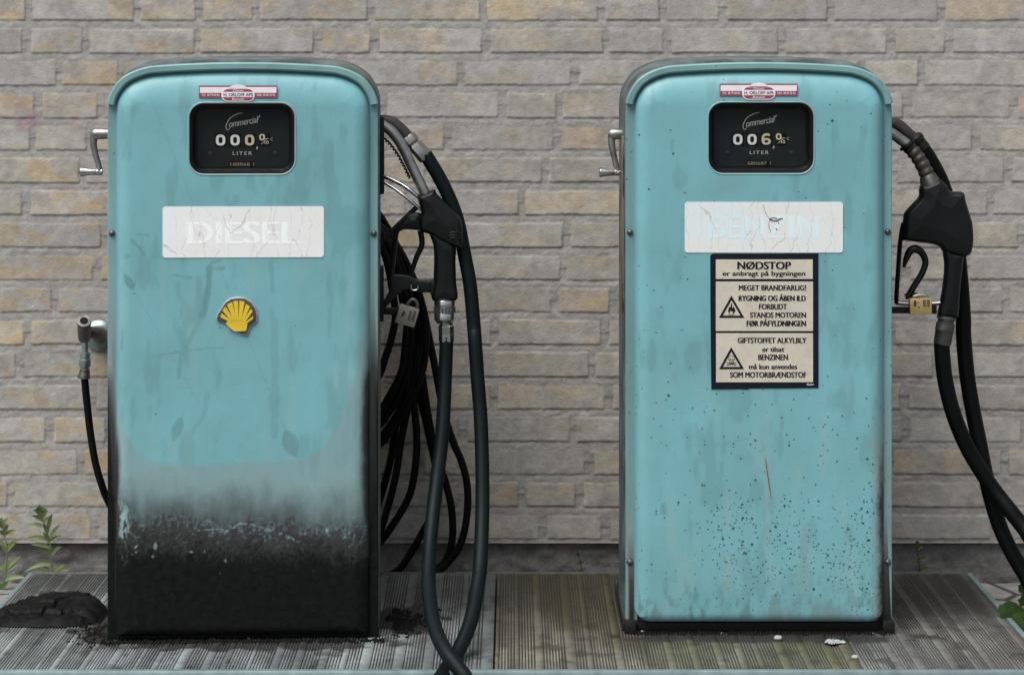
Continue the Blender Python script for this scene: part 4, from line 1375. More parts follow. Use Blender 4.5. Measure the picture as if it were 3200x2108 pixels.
# ---- left pump's nozzle
z1 = pix((1140, 330), 1.96, 5.165)
org = z1(350, 800)
nz_d = thing('fuel_nozzle', 'black nozzle with long silver spout hung on the diesel pump', 'fuel nozzle', org, 0, 'fuel nozzles')
b = MB(); b.tube([z1(60, 95), z1(105, 118), z1(160, 155), z1(225, 240), z1(285, 365), z1(335, 470), z1(372, 545)], [0.0100, 0.0105, 0.0108, 0.0108, 0.0105, 0.0105, 0.0112], 18)
b.build('spout', M['steel'], nz_d, org)
b = MB()
wire = []
path = crom([z1(95, 185), z1(150, 232), z1(200, 300), z1(238, 370), z1(272, 440)], 12)
for i, p in enumerate(path): wire.append(p + Vector((0.0016 * math.sin(i * 1.9), 0.004 * math.cos(i * 1.9), 0.0016 * math.cos(i * 1.9))))
b.tube(wire, 0.0021, 7, smooth=3)
b.build('spring_wire', M['black_worn'], nz_d, org)
b = MB()
puff(b, z1, [(325, 572), (322, 545), (345, 540), (425, 513), (442, 540), (500, 598), (560, 658), (590, 700), (600, 775), (599, 865), (570, 874), (480, 838), (400, 790), (350, 772), (332, 745), (330, 690), (345, 652), (335, 610)], 0.021, 0.010)
body = b.build('body', M['black_plastic'], nz_d, org)
b = MB()
for k in range(3): b.tube([z1(515 + 5 * k, 782 + 16 * k, -0.021), z1(550, 775 + 16 * k, -0.022), z1(590, 785 + 16 * k, -0.018)], 0.0022, 8)
b.tube([z1(540, 720, -0.0205), z1(548, 760, -0.0215)], 0.002, 8, smooth=0)
b.build('body_ribs', M['black_plastic'], body, org)
b = MB(); puff(b, z1, [(335, 655), (270, 662), (240, 690), (205, 738), (205, 757), (262, 758), (345, 757), (352, 700)], 0.010, 0.005)
b.build('guard_bracket', M['black_plastic'], nz_d, org)
b = MB(); puff(b, z1, [(398, 775), (480, 800), (553, 850), (556, 960), (560, 1080), (560, 1192), (416, 1192), (420, 1080), (424, 960), (420, 860)], 0.017, 0.012)
b.build('grip', M['black_plastic'], nz_d, org)
b = MB(); b.tube([z1(340, 762), z1(350, 850), z1(318, 925), z1(298, 985), z1(280, 1040)], [0.006, 0.0058, 0.0055, 0.005, 0.0045], 12, flat=1.6)
b.build('trigger', M['black_plastic'], nz_d, org)
b = MB()
b.tube([z1(225, 748), z1(195, 775), z1(182, 880), z1(170, 980), z1(160, 1060), z1(172, 1095)], 0.0052, 10, flat=1.8)
wplate(b, z1, [(150, 1040), (262, 1042), (320, 1065), (420, 1082), (424, 1138), (330, 1140), (250, 1125), (190, 1170), (120, 1240), (108, 1210), (150, 1130)], 0.008, 0.003)
b.box(z1(418, 1112), (0.011, 0.022, 0.030), bev=0.003)
b.build('trigger_guard', M['black_plastic'], nz_d, org)
b = MB(); b.tube([z1(283, 1100, -0.011), z1(284, 1122, -0.012), z1(300, 1130, -0.012), z1(322, 1124, -0.012), z1(325, 1104, -0.011)], 0.0014, 8)
b.build('clip', M['chrome'], nz_d, org)
b = MB()
ringed(b, z1(489, 1190), z1(486, 1332), [(0, 0.0205), (0.03, 0.0212), (0.24, 0.0212), (0.26, 0.0192), (0.3, 0.0192), (0.32, 0.0212), (0.52, 0.0212), (0.55, 0.0195), (0.6, 0.0205), (0.84, 0.0205), (0.87, 0.0192), (1, 0.0150)], 22)
for k in range(18):
    a = k * math.pi / 9; p = z1(488, 1250)
    b.box(p + Vector((0.0208 * math.cos(a), 0.0208 * math.sin(a), 0)), (0.003, 0.003, 0.012), 1, rot=Matrix.Rotation(a, 3, 'Z'))
b.build('swivel', [M['chrome'], M['grey_metal']], nz_d, org)
b = MB(); ringed(b, z1(498, 1325), z1(500, 1447), [(0, 0.0135), (0.15, 0.0135), (0.2, 0.0155), (0.95, 0.0155), (1, 0.0140)], 6)
b.build('hex_nut', M['chrome'], nz_d, org)

# ---- silver rods of the holder and the thin strut belong to the pump's holder frame
def pumpchild(mb, name, mat, root):
    o = mb.build(name, mat, None)
    m = Matrix.Translation(root.location) @ Matrix.Rotation(root.rotation_euler.z, 4, 'Z')
    o.data.transform(m.inverted()); o.parent = root
    return o


b = MB(); b.tube([z1(50, 420, 0.03), z1(100, 428, 0.02), z1(200, 470, 0.01), z1(280, 520), z1(345, 575)], 0.0042, 10)
pumpchild(b, 'holder_rod', M['chrome'], pump_d)
b = MB(); b.tube([z1(50, 440, 0.03), z1(95, 460, 0.02), z1(180, 508, 0.01), z1(270, 575), z1(350, 645)], 0.0030, 10)
pumpchild(b, 'holder_rod', M['chrome'], pump_d)
b = MB(); b.tube([z1(318, 622, 0.012), z1(90, 842, 0.012), z1(60, 872, 0.012)], 0.0052, 8, smooth=0, flat=0.6)
pumpchild(b, 'holder_strut', M['black_worn'], pump_d)
b = MB()
b.box(z1(92, 1150, 0.02), (0.007, 0.008, 0.045), bev=0.001)
pumpchild(b, 'holder_pin', M['steel'], pump_d)
b = MB()
b.box(z1(130, 1258, 0.012), (0.07, 0.014, 0.014), bev=0.002)
pumpchild(b, 'holder_bar', M['black_worn'], pump_d)

# ---- left pump's hose
hs_d = thing('fuel_hose', 'dark green-black fuel hose looping down from the diesel pump over the platform edge', 'hose', (-0.15, 4.85, 0), 0, 'fuel hoses')
ho = Vector((-0.15, 4.85, 0))
pts = []
YO = 5.165
pts += [z1(372, 300, 0.022), z1(400, 345, 0.022), z1(462, 450, 0.022), z1(528, 590, 0.022), z1(572, 720, 0.022), z1(608, 900, 0.02), z1(645, 1100, 0.015), z1(668, 1350, 0.01)]
for px, py, Y in ((1484, 1060, 5.165), (1492, 1177, 5.155), (1502, 1305, 5.14), (1507, 1458, 5.11), (1507, 1611, 5.07), (1501, 1758, 5.01), (1494, 1820, 4.975), (1476, 1921, 4.905), (1451, 1993, 4.855), (1422, 2050, 4.815), (1393, 2092, 4.765), (1365, 2130, 4.705)):
    pts.append(P(px, py, Y))
pts += [Vector((-0.18, 4.62, -0.025)), Vector((-0.21, 4.45, -0.031)), Vector((-0.16, 4.30, -0.031)), Vector((-0.05, 4.32, -0.031)), Vector((0.0, 4.45, -0.031)), Vector((-0.03, 4.60, -0.02))]
for px, py, Y in ((1470, 2140, 4.665), (1451, 2110, 4.690), (1426, 2078, 4.705), (1397, 2040, 4.725), (1371, 1993, 4.765), (1353, 1939, 4.815), (1342, 1867, 4.880), (1339, 1795, 4.94), (1347, 1662, 5.02), (1364, 1509, 5.08), (1382, 1356, 5.12), (1391, 1177, 5.155), (1395, 1070, 5.165), (1395, 1050, 5.165)):
    pts.append(P(px, py, Y))
b = MB(); b.tube(pts, 0.0142, 18, smooth=7)
b.build('hose', M['rubber'], hs_d, ho)
b = MB(); b.tube([z1(40, 110, 0.02), z1(105, 95, 0.022), z1(165, 105, 0.022), z1(225, 150, 0.022), z1(275, 205, 0.022)], [0.013, 0.0125, 0.0125, 0.0122, 0.0125], 16)
b.build('outlet_elbow', M['brown_rubber'], hs_d, ho)
b = MB(); ringed(b, z1(262, 185, 0.022), z1(312, 252, 0.022), [(0, 0.013), (0.1, 0.0155), (0.6, 0.0155), (0.7, 0.012), (1, 0.012)], 6)
ringed(b, z1(303, 238, 0.022), z1(378, 322, 0.022), [(0, 0.0125), (0.08, 0.0150), (0.9, 0.0158), (1, 0.0145)], 6)
b.build('coupling', M['steel'], hs_d, ho)


# ---- padlocks
def padlock(name, label, c, w_, h_, d_, rotz, tilt, bodym, shackle_pts, r_sh, marks):
    t = thing(name, label, 'padlock', c, 0, 'padlocks on the nozzles')
    rot = Matrix.Rotation(tilt, 3, 'Y') @ Matrix.Rotation(rotz, 3, 'Z')
    b = MB(); b.box((0, 0, 0), (w_, d_, h_), bev=0.0022, rot=rot)
    bd = b.build('body', bodym, t)
    b = MB(); b.tube([p - Vector(c) for p in shackle_pts], r_sh, 12)
    b.build('shackle', M['grey_metal'] if 'grey' in label else M['steel'], t)
    b = MB()
    for x, z, mw, mh in marks: b.box(rot @ Vector((x * w_, -d_ / 2 - 0.0004, z * h_)), (mw * w_, 0.0012, mh * h_), rot=rot)
    b.build('engraving', M['mark_dark'], bd, smooth=0)
    return t


c = z1(260, 1285, -0.012)
marks = [(0.12 + 0.0, 0.26 - 0.13 * k, 0.13, 0.08) for k in range(4)] + [(0.32, 0.30 - 0.13 * k, 0.13, 0.08) for k in range(4)] + [(-0.22, 0.05, 0.12, 0.30), (-0.12, 0.10, 0.08, 0.06)]
padlock('padlock', 'grey metal padlock hanging beside the diesel nozzle grip', c, 0.041, 0.039, 0.018, 0, R(16), M['padlock_grey'],
        [z1(240, 1265, -0.012), z1(262, 1215, -0.012), z1(283, 1190, -0.012), z1(305, 1190, -0.012), z1(322, 1215, -0.012), z1(318, 1250, -0.012)], 0.0036, marks)

# ---- right pump's nozzle
z2 = pix((2740, 330), 1.961, 5.20)
org = z2(350, 800)
nz_b = thing('fuel_nozzle', 'black nozzle with ribbed spring sleeve on its spout, hung on the petrol pump', 'fuel nozzle', org, 0, 'fuel nozzles')
b = MB(); b.tube([z2(50, 150), z2(95, 172), z2(150, 212), z2(190, 240)], 0.0108, 16)
b.tube([z2(190, 240), z2(235, 290), z2(280, 365), z2(330, 470)], [0.0098, 0.0103, 0.0108, 0.0112], 16)
b.build('spout', M['steel'], nz_b, org)
b = MB(); ringed(b, z2(178, 232), z2(215, 278), [(0, 0.0105), (0.05, 0.0170), (0.3, 0.0175), (0.4, 0.0135), (0.8, 0.0135), (1, 0.011)], 20)
b.build('collar', M['black_plastic'], nz_b, org)
b = MB()
pth = crom([z2(200, 258), z2(238, 300), z2(272, 350), z2(302, 410), z2(322, 450)], 10)
n = len(pth)
ctrl = []; rad = []
for i in range(n):
    ctrl.append(pth[i]); rad.append(0.0125 + 0.0022 * i / n + 0.0022 * (0.5 + 0.5 * math.cos(i / (n - 1) * 5.5 * 2 * math.pi)))
b.tube(ctrl, rad, 20, smooth=0)
b.build('spring_sleeve', M['dull_metal'], nz_b, org)
b = MB(); ringed(b, z2(305, 425), z2(335, 490), [(0, 0.0150), (0.3, 0.0185), (0.8, 0.0205), (1, 0.0215)], 22)
b.build('spout_collar', M['grey_metal'], nz_b, org)
b = MB()
puff(b, z2, [(268, 485), (258, 515), (258, 545), (248, 567), (205, 612), (170, 655), (160, 705), (156, 770), (157, 822), (175, 827), (250, 836), (345, 850), (385, 868), (405, 895), (470, 915), (538, 925), (572, 908), (588, 855), (590, 790), (583, 715), (563, 645), (545, 585), (535, 540), (512, 527), (448, 522), (430, 492), (395, 455), (368, 446), (340, 462), (300, 478)], 0.022, 0.011)
b.build('body', M['black_plastic'], nz_b, org)
b = MB(); puff(b, z2, [(405, 870), (470, 890), (532, 905), (528, 960), (515, 1080), (505, 1200), (496, 1296), (440, 1298), (374, 1294), (384, 1210), (402, 1100), (412, 980)], 0.018, 0.012)
b.build('grip', M['black_plastic'], nz_b, org)
b = MB()
b.tube([z2(163, 720), z2(148, 800), z2(138, 900), z2(128, 1050), z2(120, 1180), z2(124, 1212)], 0.0046, 10, flat=2.0)
b.build('trigger_guard', M['black_plastic'], nz_b, org)
b = MB(); b.tube([z2(122, 1205), z2(200, 1212), z2(300, 1212), z2(385, 1206)], 0.0052, 10, flat=1.5)
b.build('guard_bar', M['steel'], nz_b, org)
b = MB(); b.tube([z2(165, 990), z2(182, 935), z2(205, 890), z2(240, 878), z2(278, 905), z2(298, 960), z2(278, 1025), z2(235, 1095), z2(190, 1170)], [0.003, 0.0065, 0.008, 0.0085, 0.0072, 0.0065, 0.0065, 0.0065, 0.0065], 12, flat=1.3)
b.tube([z2(175, 1172), z2(215, 1158), z2(258, 1172)], 0.006, 10)
b.build('trigger', M['black_plastic'], nz_b, org)
b = MB(); ringed(b, z2(430, 1288), z2(400, 1462), [(0, 0.0170), (0.02, 0.0200), (0.12, 0.0200), (0.14, 0.0165), (0.24, 0.0165), (0.26, 0.0190), (0.5, 0.0193), (0.52, 0.0183), (0.95, 0.0180), (1, 0.0165)], 24)
b.build('swivel', M['grey_metal'], nz_b, org)
b = MB(); b.box(z2(148, 1252, 0.004), (0.055, 0.012, 0.013), bev=0.002)
b.build('lock_lug', M['black_worn'], nz_b, org)
b = MB(); b.box(z2(345, 1240, 0.0), (0.013, 0.016, 0.022), bev=0.003)
b.build('lock_lug', M['black_worn'], nz_b, org)
c = z2(266, 1228, -0.014)
marks = [(0.16, 0.36 - 0.11 * k, 0.14, 0.055) for k in range(4)] + [(0.34, 0.36 - 0.11 * k, 0.14, 0.055) for k in range(4)] + [(-0.26, 0.2, 0.10, 0.34), (-0.12, 0.25, 0.06, 0.05), (-0.1, -0.02, 0.08, 0.05)]
padlock('padlock', 'brass-coloured padlock on the petrol nozzle guard', c, 0.0445, 0.0335, 0.018, 0, R(-2), M['brass'],
        [z2(222, 1190, -0.014), z2(225, 1172, -0.014), z2(245, 1164, -0.014), z2(285, 1162, -0.014), z2(305, 1170, -0.014), z2(308, 1190, -0.014)], 0.0038, marks)

# ---- right pump's hose
ho = Vector((0.95, 5.2, 0))
hs_b = thing('fuel_hose', 'thick black fuel hose twisting off to the right of the petrol pump', 'hose', ho, 0, 'fuel hoses')
z3 = pix((2740, 1050), 1.4826, 5.2)
pts = [z2(225, 195, 0.034), z2(262, 240, 0.036), z2(330, 340, 0.04), z2(400, 480, 0.045), z2(450, 650, 0.05), z2(490, 850, 0.05), z2(512, 1050, 0.05), z2(530, 1300, 0.05),
       z3(402, 0, 0.05), z3(418, 180, 0.05), z3(446, 350, 0.05), z3(476, 500, 0.045), z3(503, 640, 0.04), z3(532, 760, 0.04), z3(570, 880, 0.04), z3(620, 990, 0.03), z3(682, 1095, 0.02), z3(760, 1210, 0.0)]
e = pts[-1]
pts += [Vector((e.x + 0.10, e.y - 0.02, 0.0)), Vector((e.x + 0.22, e.y - 0.02, -0.029)), Vector((1.50, 5.2, -0.029)), Vector((1.60, 5.12, -0.029)), Vector((1.52, 5.03, -0.029)), Vector((1.38, 5.04, -0.026)), Vector((1.26, 5.07, 0.0)), Vector((1.16, 5.105, 0.07))]
for zx, zy, dy in ((760, 990, -0.06), (682, 888, -0.03), (612, 800, -0.015), (545, 715, 0.0), (482, 622, 0.003), (412, 500, 0.003), (352, 350, 0.0), (316, 200, 0.0), (302, 60, 0.0), (303, 20, 0.0)):
    pts.append(z3(zx, zy, dy))
b = MB(); b.tube(pts, 0.0160, 18, smooth=7)
b.build('hose', M['black_rubber'], hs_b, ho)
b = MB(); b.tube([z2(40, 115, 0.03), z2(100, 112, 0.03), z2(145, 135, 0.03), z2(190, 175, 0.03), z2(232, 208, 0.034)], [0.0135, 0.0138, 0.0135, 0.0130, 0.0135], 16)
b.build('outlet_elbow', M['brown_rubber'], hs_b, ho)
b = MB(); ringed(b, z2(222, 190, 0.034), z2(285, 272, 0.037), [(0, 0.0145), (0.1, 0.0185), (0.35, 0.0185), (0.4, 0.0165), (0.95, 0.0172), (1, 0.0150)], 18)
b.build('coupling', M['black_worn'], hs_b, ho)

# ------------------------------------------------------------------ wall tap and garden hose
TY = 5.64
def TZ(zx, zy, Y=TY): return P(240 + zx / 2.24, 860 + zy / 2.24, Y)
org = TZ(150, 420, 5.74)
tap = thing('water_tap', 'chrome water tap on the brick wall left of the diesel pump', 'tap', org)
b = MB(); p = TZ(158, 418, 5.745)
b.lathe(p, (0, -1, 0), [(-0.006, 0.036), (0.002, 0.0355), (0.006, 0.034), (0.010, 0.026), (0.014, 0.022), (0.02, 0.02)], 28)
b.build('escutcheon', M['tap_metal'], tap, org)
b = MB()
b.tube([TZ(158, 418, 5.735), TZ(150, 415, 5.69), TZ(115, 400, 5.66), TZ(70, 392, 5.645)], [0.019, 0.017, 0.013, 0.012], 16)
b.build('valve_body', M['grey_metal'], tap, org)
b = MB(); a, c = TZ(54, 440, 5.645), TZ(50, 318, 5.60)
ringed(b, a, c, [(0, 0.0135), (0.1, 0.0145), (0.85, 0.0145), (0.9, 0.0165), (1.0, 0.0160)], 22)
b.build('inlet_sleeve', M['grey_metal'], tap, org)
b = MB(); dv = (c - a).normalized(); ringed(b, c - dv * 0.001, c + dv * 0.0015, [(0, 0.009), (1, 0.0088)], 18)
b.build('bore_disc', M['dial_dark'], tap, org)  # black disc stands for the shade inside the opening
b = MB(); ringed(b, TZ(58, 440), TZ(57, 660), [(0, 0.0062), (0.05, 0.0068), (0.45, 0.0072), (0.46, 0.0115), (0.58, 0.0118), (0.6, 0.0105), (0.66, 0.0105), (0.68, 0.0128), (0.86, 0.0132), (0.9, 0.011), (1, 0.0095)], 22)
b.build('hose_coupler', M['tap_metal'], tap, org)
b = MB(); ringed(b, TZ(57, 655), TZ(50, 722), [(0, 0.0090), (0.1, 0.0115), (0.5, 0.0118), (0.55, 0.0125), (1, 0.0128)], 18)
b.box(TZ(28, 705), (0.014, 0.012, 0.008), bev=0.002)
b.build('hose_clamp', M['grey_metal'], tap, org)

# one long hose: from the tap, behind the pump, and round the wall hook in hanging loops
gh_o = Vector((-0.5, 5.65, 0))
pts = [TZ(54, 715), TZ(62, 800), TZ(72, 900), TZ(95, 1100), TZ(128, 1300), TZ(170, 1450), TZ(215, 1568, 5.65), P(375, 1620, 5.66), P(480, 1690, 5.67), P(650, 1720, 5.67), P(850, 1690, 5.67), P(980, 1500, 5.67), P(1010, 1100, 5.66), P(1030, 800, 5.64)]
Y0 = 5.60
def loop(right, ya, yb, bottom, lefts):
    n = len(right)
    out = [P(1050 + lefts, 730, ya), P(1100, 690, ya)]
    for i, (x, y) in enumerate(right): out.append(P(x, y, ya + (yb - ya) * min(1, i / 3)))
    out.append(P(*bottom, yb))
    out.append(P(980 + lefts * 2, bottom[1] - 130, yb)); out.append(P(975 + lefts * 2, 1150, (ya + yb) / 2)); out.append(P(1000 + lefts * 2, 900, ya))
    return out
Rts = [
    ([(1150, 705), (1200, 790), (1225, 900), (1235, 990), (1222, 1060), (1206, 1110), (1178, 1183)], (1100, 1260)),
    ([(1160, 700), (1215, 770), (1255, 880), (1272, 980), (1268, 1060), (1257, 1152), (1227, 1218), (1178, 1295)], (1100, 1360)),
    ([(1160, 698), (1225, 770), (1270, 880), (1290, 980), (1283, 1085), (1265, 1183), (1227, 1269), (1178, 1336)], (1095, 1400)),
    ([(1170, 695), (1240, 770), (1300, 890), (1330, 1000), (1331, 1065), (1324, 1142), (1298, 1218), (1252, 1305), (1178, 1397)], (1090, 1460)),
    ([(1165, 697), (1235, 790), (1290, 920), (1312, 1040), (1300, 1130), (1278, 1254), (1255, 1366), (1237, 1484), (1211, 1586), (1178, 1678)], (1110, 1745)),
    ([(1160, 700), (1222, 790), (1268, 930), (1285, 1080), (1293, 1254), (1302, 1356), (1298, 1458), (1278, 1550), (1232, 1632), (1178, 1703)], (1100, 1760)),
    ([(1170, 696), (1245, 775), (1310, 920), (1350, 1100), (1385, 1280), (1418, 1385), (1441, 1438), (1459, 1509), (1461, 1591), (1446, 1678), (1415, 1739), (1340, 1800)], (1200, 1810)),
    ([(1165, 700), (1235, 800), (1290, 960), (1315, 1140), (1339, 1305), (1359, 1397), (1400, 1535), (1413, 1611), (1412, 1690), (1385, 1760), (1310, 1800)], (1190, 1800)),
    ([(1160, 702), (1228, 810), (1262, 960), (1300, 1180), (1345, 1380), (1368, 1500), (1366, 1580), (1329, 1647), (1283, 1728), (1237, 1785)], (1150, 1805)),
]
Rts += [([(x + ox, y + oy) for x, y in Rts[i][0]], (Rts[i][1][0], Rts[i][1][1] + oy)) for i, ox, oy in ((3, -26, 12), (1, 12, 10), (4, -14, -60))]
for i, (rt, bt) in enumerate(Rts):
    pts += loop(rt, 5.548 + 0.0095 * i, 5.575 + 0.0128 * i, bt, 3 * i)
pts += [P(1060, 730, 5.66), P(1100, 690, 5.66), P(1140, 760, 5.67), P(1150, 900, 5.67)]
b = MB(); b.tube(pts, 0.0082, 10, smooth=5)
gh = b.build('garden_hose', M['black_rubber'], None, gh_o)
tag(gh, 'thin black garden hose from the wall tap, hung in loops behind the diesel pump', 'garden hose')
hk_o = P(1100, 715, 5.74)
hk = thing('hose_hanger', 'dark hanger on the brick wall carrying the looped garden hose', 'hose hanger', hk_o)
b = MB(); b.tube([P(1100, 712, 5.75), P(1100, 712, 5.60), P(1100, 708, 5.54), P(1100, 680, 5.525)], 0.011, 12)
b.build('arm', M['black_worn'], hk, hk_o)
b = MB(); b.box(P(1100, 712, 5.738), (0.06, 0.008, 0.10), bev=0.002)
b.build('back_plate', M['black_worn'], hk, hk_o)


# ------------------------------------------------------------------ weeds
def blade(mb, base, direction, length, width, droop, rs, mi=0, n=7):
    d = Vector(direction).normalized()
    side = d.cross(Vector((0, -0.8, 0.5))).normalized()
    vs = []; fs = []
    for i in range(n + 1):
        t = i / n
        c = base + d * (length * t) + Vector((0, 0, -droop * length * t * t))
        w_ = width * math.sin(math.pi * min(1, (t * 0.92 + 0.06))) ** 0.8 * (1 - 0.25 * t)
        up = side.cross(d) * 0.18 * w_
        vs += [c - side * w_ / 2 + up, c, c + side * w_ / 2 + up]
    for i in range(n):
        o = 3 * i
        fs += [[o, o + 1, o + 4, o + 3], [o + 1, o + 2, o + 5, o + 4]]
    mb.add(vs, fs, mi)


def weed(label, stem, leaves, mat, seed, r=0.0017, top=None):
    rs = random.Random(seed)
    o = stem[0].copy()
    t = thing('weed', label, 'weed', o, 0, 'weeds growing by the wall')
    b = MB(); b.tube(stem, [r, r * 0.8, r * 0.5], 8, smooth=5); b.build('stem', mat, t, o)
    cur = crom(stem, 10)
    b = MB()
    for f, ang, L, W in leaves:
        p = cur[min(len(cur) - 1, int(f * (len(cur) - 1)))]
        if L > 0.02 and rs.random() < 0.75:
            d2 = Vector((math.sin(R(-ang * 0.8)), 0.3 * rs.random() - 0.3, math.cos(R(ang * 0.8))))
            blade(b, p + Vector((0, 0, -0.004)), d2, L * rs.uniform(0.6, 1.0), W * 1.1, 0.3, rs)
        d = Vector((math.sin(R(ang)), -0.25 + 0.5 * rs.random() - 0.2, math.cos(R(ang))))
        blade(b, p, d, L * 1.25, W * 1.25, 0.25 + 0.2 * rs.random(), rs)
    b.build('leaves', mat, t, o, smooth=60)
    return t


YW = 5.695
q = lambda zx, zy: P(zx / 1.889, 1500 + zy / 1.889, YW)
weed('tall feathery weed at the back left corner of the platform', [q(330, 660), q(308, 520), q(300, 400), q(275, 290), q(240, 190)],
     [(0.22, -70, 0.050, 0.010), (0.2, 40, 0.040, 0.008), (0.3, -80, 0.048, 0.009), (0.42, 28, 0.048, 0.008), (0.5, -58, 0.042, 0.010), (0.62, -62, 0.050, 0.010), (0.6, 25, 0.050, 0.008), (0.7, 12, 0.055, 0.009), (0.78, -62, 0.042, 0.009), (0.85, -40, 0.034, 0.009),
      (0.9, -25, 0.036, 0.010), (0.93, 20, 0.028, 0.009), (0.97, -15, 0.028, 0.009), (1, -5, 0.024, 0.009), (1, 25, 0.02, 0.007), (0.1, -50, 0.045, 0.009), (0.12, 55, 0.04, 0.008)], M['leaf'], 1)
weed('shorter weed at the left edge of the picture by the platform corner', [q(-10, 720), q(30, 560), q(42, 420), q(20, 300), q(10, 270)],
     [(0.3, 35, 0.045, 0.010), (0.32, -55, 0.045, 0.010), (0.5, 30, 0.042, 0.009), (0.55, -50, 0.044, 0.010), (0.7, 20, 0.036, 0.009), (0.72, -60, 0.042, 0.010), (0.85, -40, 0.036, 0.010), (0.9, 25, 0.028, 0.008), (1, 0, 0.026, 0.008), (0.2, 60, 0.05, 0.010), (0.1, 20, 0.05, 0.011), (0.15, -40, 0.05, 0.011)], M['leaf'], 2)
q = lambda px, py: P(px, py, 5.70)
weed('small dark weed against the plinth between the two pumps', [q(1822, 1800), q(1816, 1770), q(1808, 1732)],
     [(0.3, -70, 0.013, 0.006), (0.35, 60, 0.014, 0.006), (0.6, -65, 0.014, 0.006), (0.65, 55, 0.013, 0.006), (0.9, -20, 0.012, 0.005), (1, 20, 0.012, 0.005)], M['leaf_dark'], 3)
weed('small dark weed against the plinth right of the petrol pump', [q(2878, 1812), q(2872, 1760), q(2864, 1710)],
     [(0.2, -70, 0.022, 0.009), (0.3, 65, 0.026, 0.009), (0.5, -60, 0.02, 0.008), (0.6, 60, 0.02, 0.008), (0.85, -40, 0.016, 0.008), (0.9, 40, 0.016, 0.008), (1, 5, 0.018, 0.009)], M['leaf_dark'], 4)


def broad_plant():
    o = P(3235, 1985, 5.22)
    t = thing('broadleaf_plant', 'broad green leaves at the right edge of the picture by the platform', 'plant', o)
    b = MB(); cs = []
    def lobed(cx, cy, rad, Y, tilt, seed):
        rs = random.Random(seed)
        c = P(cx, cy, Y); n = 40
        vs = [c + Vector((0, -0.004, 0))]; rr = rad / 1530
        for k in range(n):
            a = 2 * math.pi * k / n
            r = rr * (0.82 + 0.16 * abs(math.sin(2.5 * a + seed)) + 0.05 * math.sin(13 * a))
            dz = 0.25 * r * math.sin(3 * a + seed) * 0.4
            vs.append(c + Vector((r * math.cos(a), r * math.sin(a) * math.sin(tilt) * 0.9 + dz, r * math.sin(a) * math.cos(tilt) * 0.85 - 0.15 * r)))
        b.add(vs, [[0, 1 + k, 1 + (k + 1) % n] for k in range(n)])
        cs.append(c)
    lobed(3160, 1905, 44, 5.20, R(35), 1); lobed(3205, 1940, 50, 5.17, R(30), 2); lobed(3230, 1870, 50, 5.24, R(40), 3); lobed(3205, 1835, 26, 5.26, R(40), 5); lobed(3275, 1940, 50, 5.20, R(45), 4)
    b.build('leaves', M['leaf_broad'], t, o, smooth=50)
    b = MB()
    for c in cs: b.tube([Vector((o.x + 0.01, o.y, GZ)), o.lerp(c, 0.5) + Vector((0, 0, 0.01)), c], 0.0018, 7)
    b.build('stems', M['leaf_dark'], t, o)


broad_plant()


# ------------------------------------------------------------------ black rag, grit, litter
def rag():
    cx, cy = P(150, 1900, 5.21).x, 5.215
    n1, n2 = 110, 70
    u = np.linspace(-1, 1, n1); v = np.linspace(-1, 1, n2)
    U, V = np.meshgrid(u, v, indexing='ij')
    th = np.arctan2(V, U)
    k = np.maximum(np.abs(U), np.abs(V)) / np.maximum(1e-6, (np.abs(U) ** 3 + np.abs(V) ** 3) ** (1 / 3))
    wob = 1 + 0.12 * (fbm(np.cos(th) * 1.6 + 4, np.sin(th) * 1.6 + 4, 601, 3) - 0.5)
    X = cx + U * k * 0.118 * wob; Y = cy + V * k * 0.105 * wob
    e = np.maximum(np.abs(U), np.abs(V))
    prof = np.sqrt(np.clip(1 - sst(0.72, 1.0, e) ** 1.0, 0, 1))
    # two folded-over layers of stiff oily cloth, the upper one smaller and set back to the right
    fx = U + 0.25 * (fbm(U * 1.6 + 2, V * 1.6, 611, 3) - 0.5); fz = V + 0.35 * (fbm(U * 1.8 + 7, V * 1.8, 612, 3) - 0.5)
    lay2 = sst(-0.42, -0.28, fz + 0.25 * np.abs(fx)) * sst(-0.86, -0.7, fx - 0.2 * fz)
    lay3 = sst(0.05, 0.2, fz) * sst(-0.35, -0.15, fx)
    h = 0.014 * prof + 0.010 * lay2 * prof + 0.008 * lay3 * prof
    h = h + 0.009 * (fbm(U * 2.2 + 5, V * 2.6, 631, 3) - 0.5) * prof + 0.009 * (fbm(U * 6, V * 6, 641, 4) - 0.5) * prof
    crease = np.abs(fbm(U * 1.5 + 0.8 * V + 9, V * 2.2, 651, 2) - 0.5)
    h = h - 0.010 * sst(0.04, 0.0, crease) * prof
    Z = 0.0012 + np.maximum(h, 0)
    o = grid_mesh('black_rag', X - cx, Y - cy, Z, M['rag'])
    o.location = (cx, cy, 0)
    tag(o, 'crumpled oily black rag lying on the platform left of the diesel pump', 'rag')


rag()


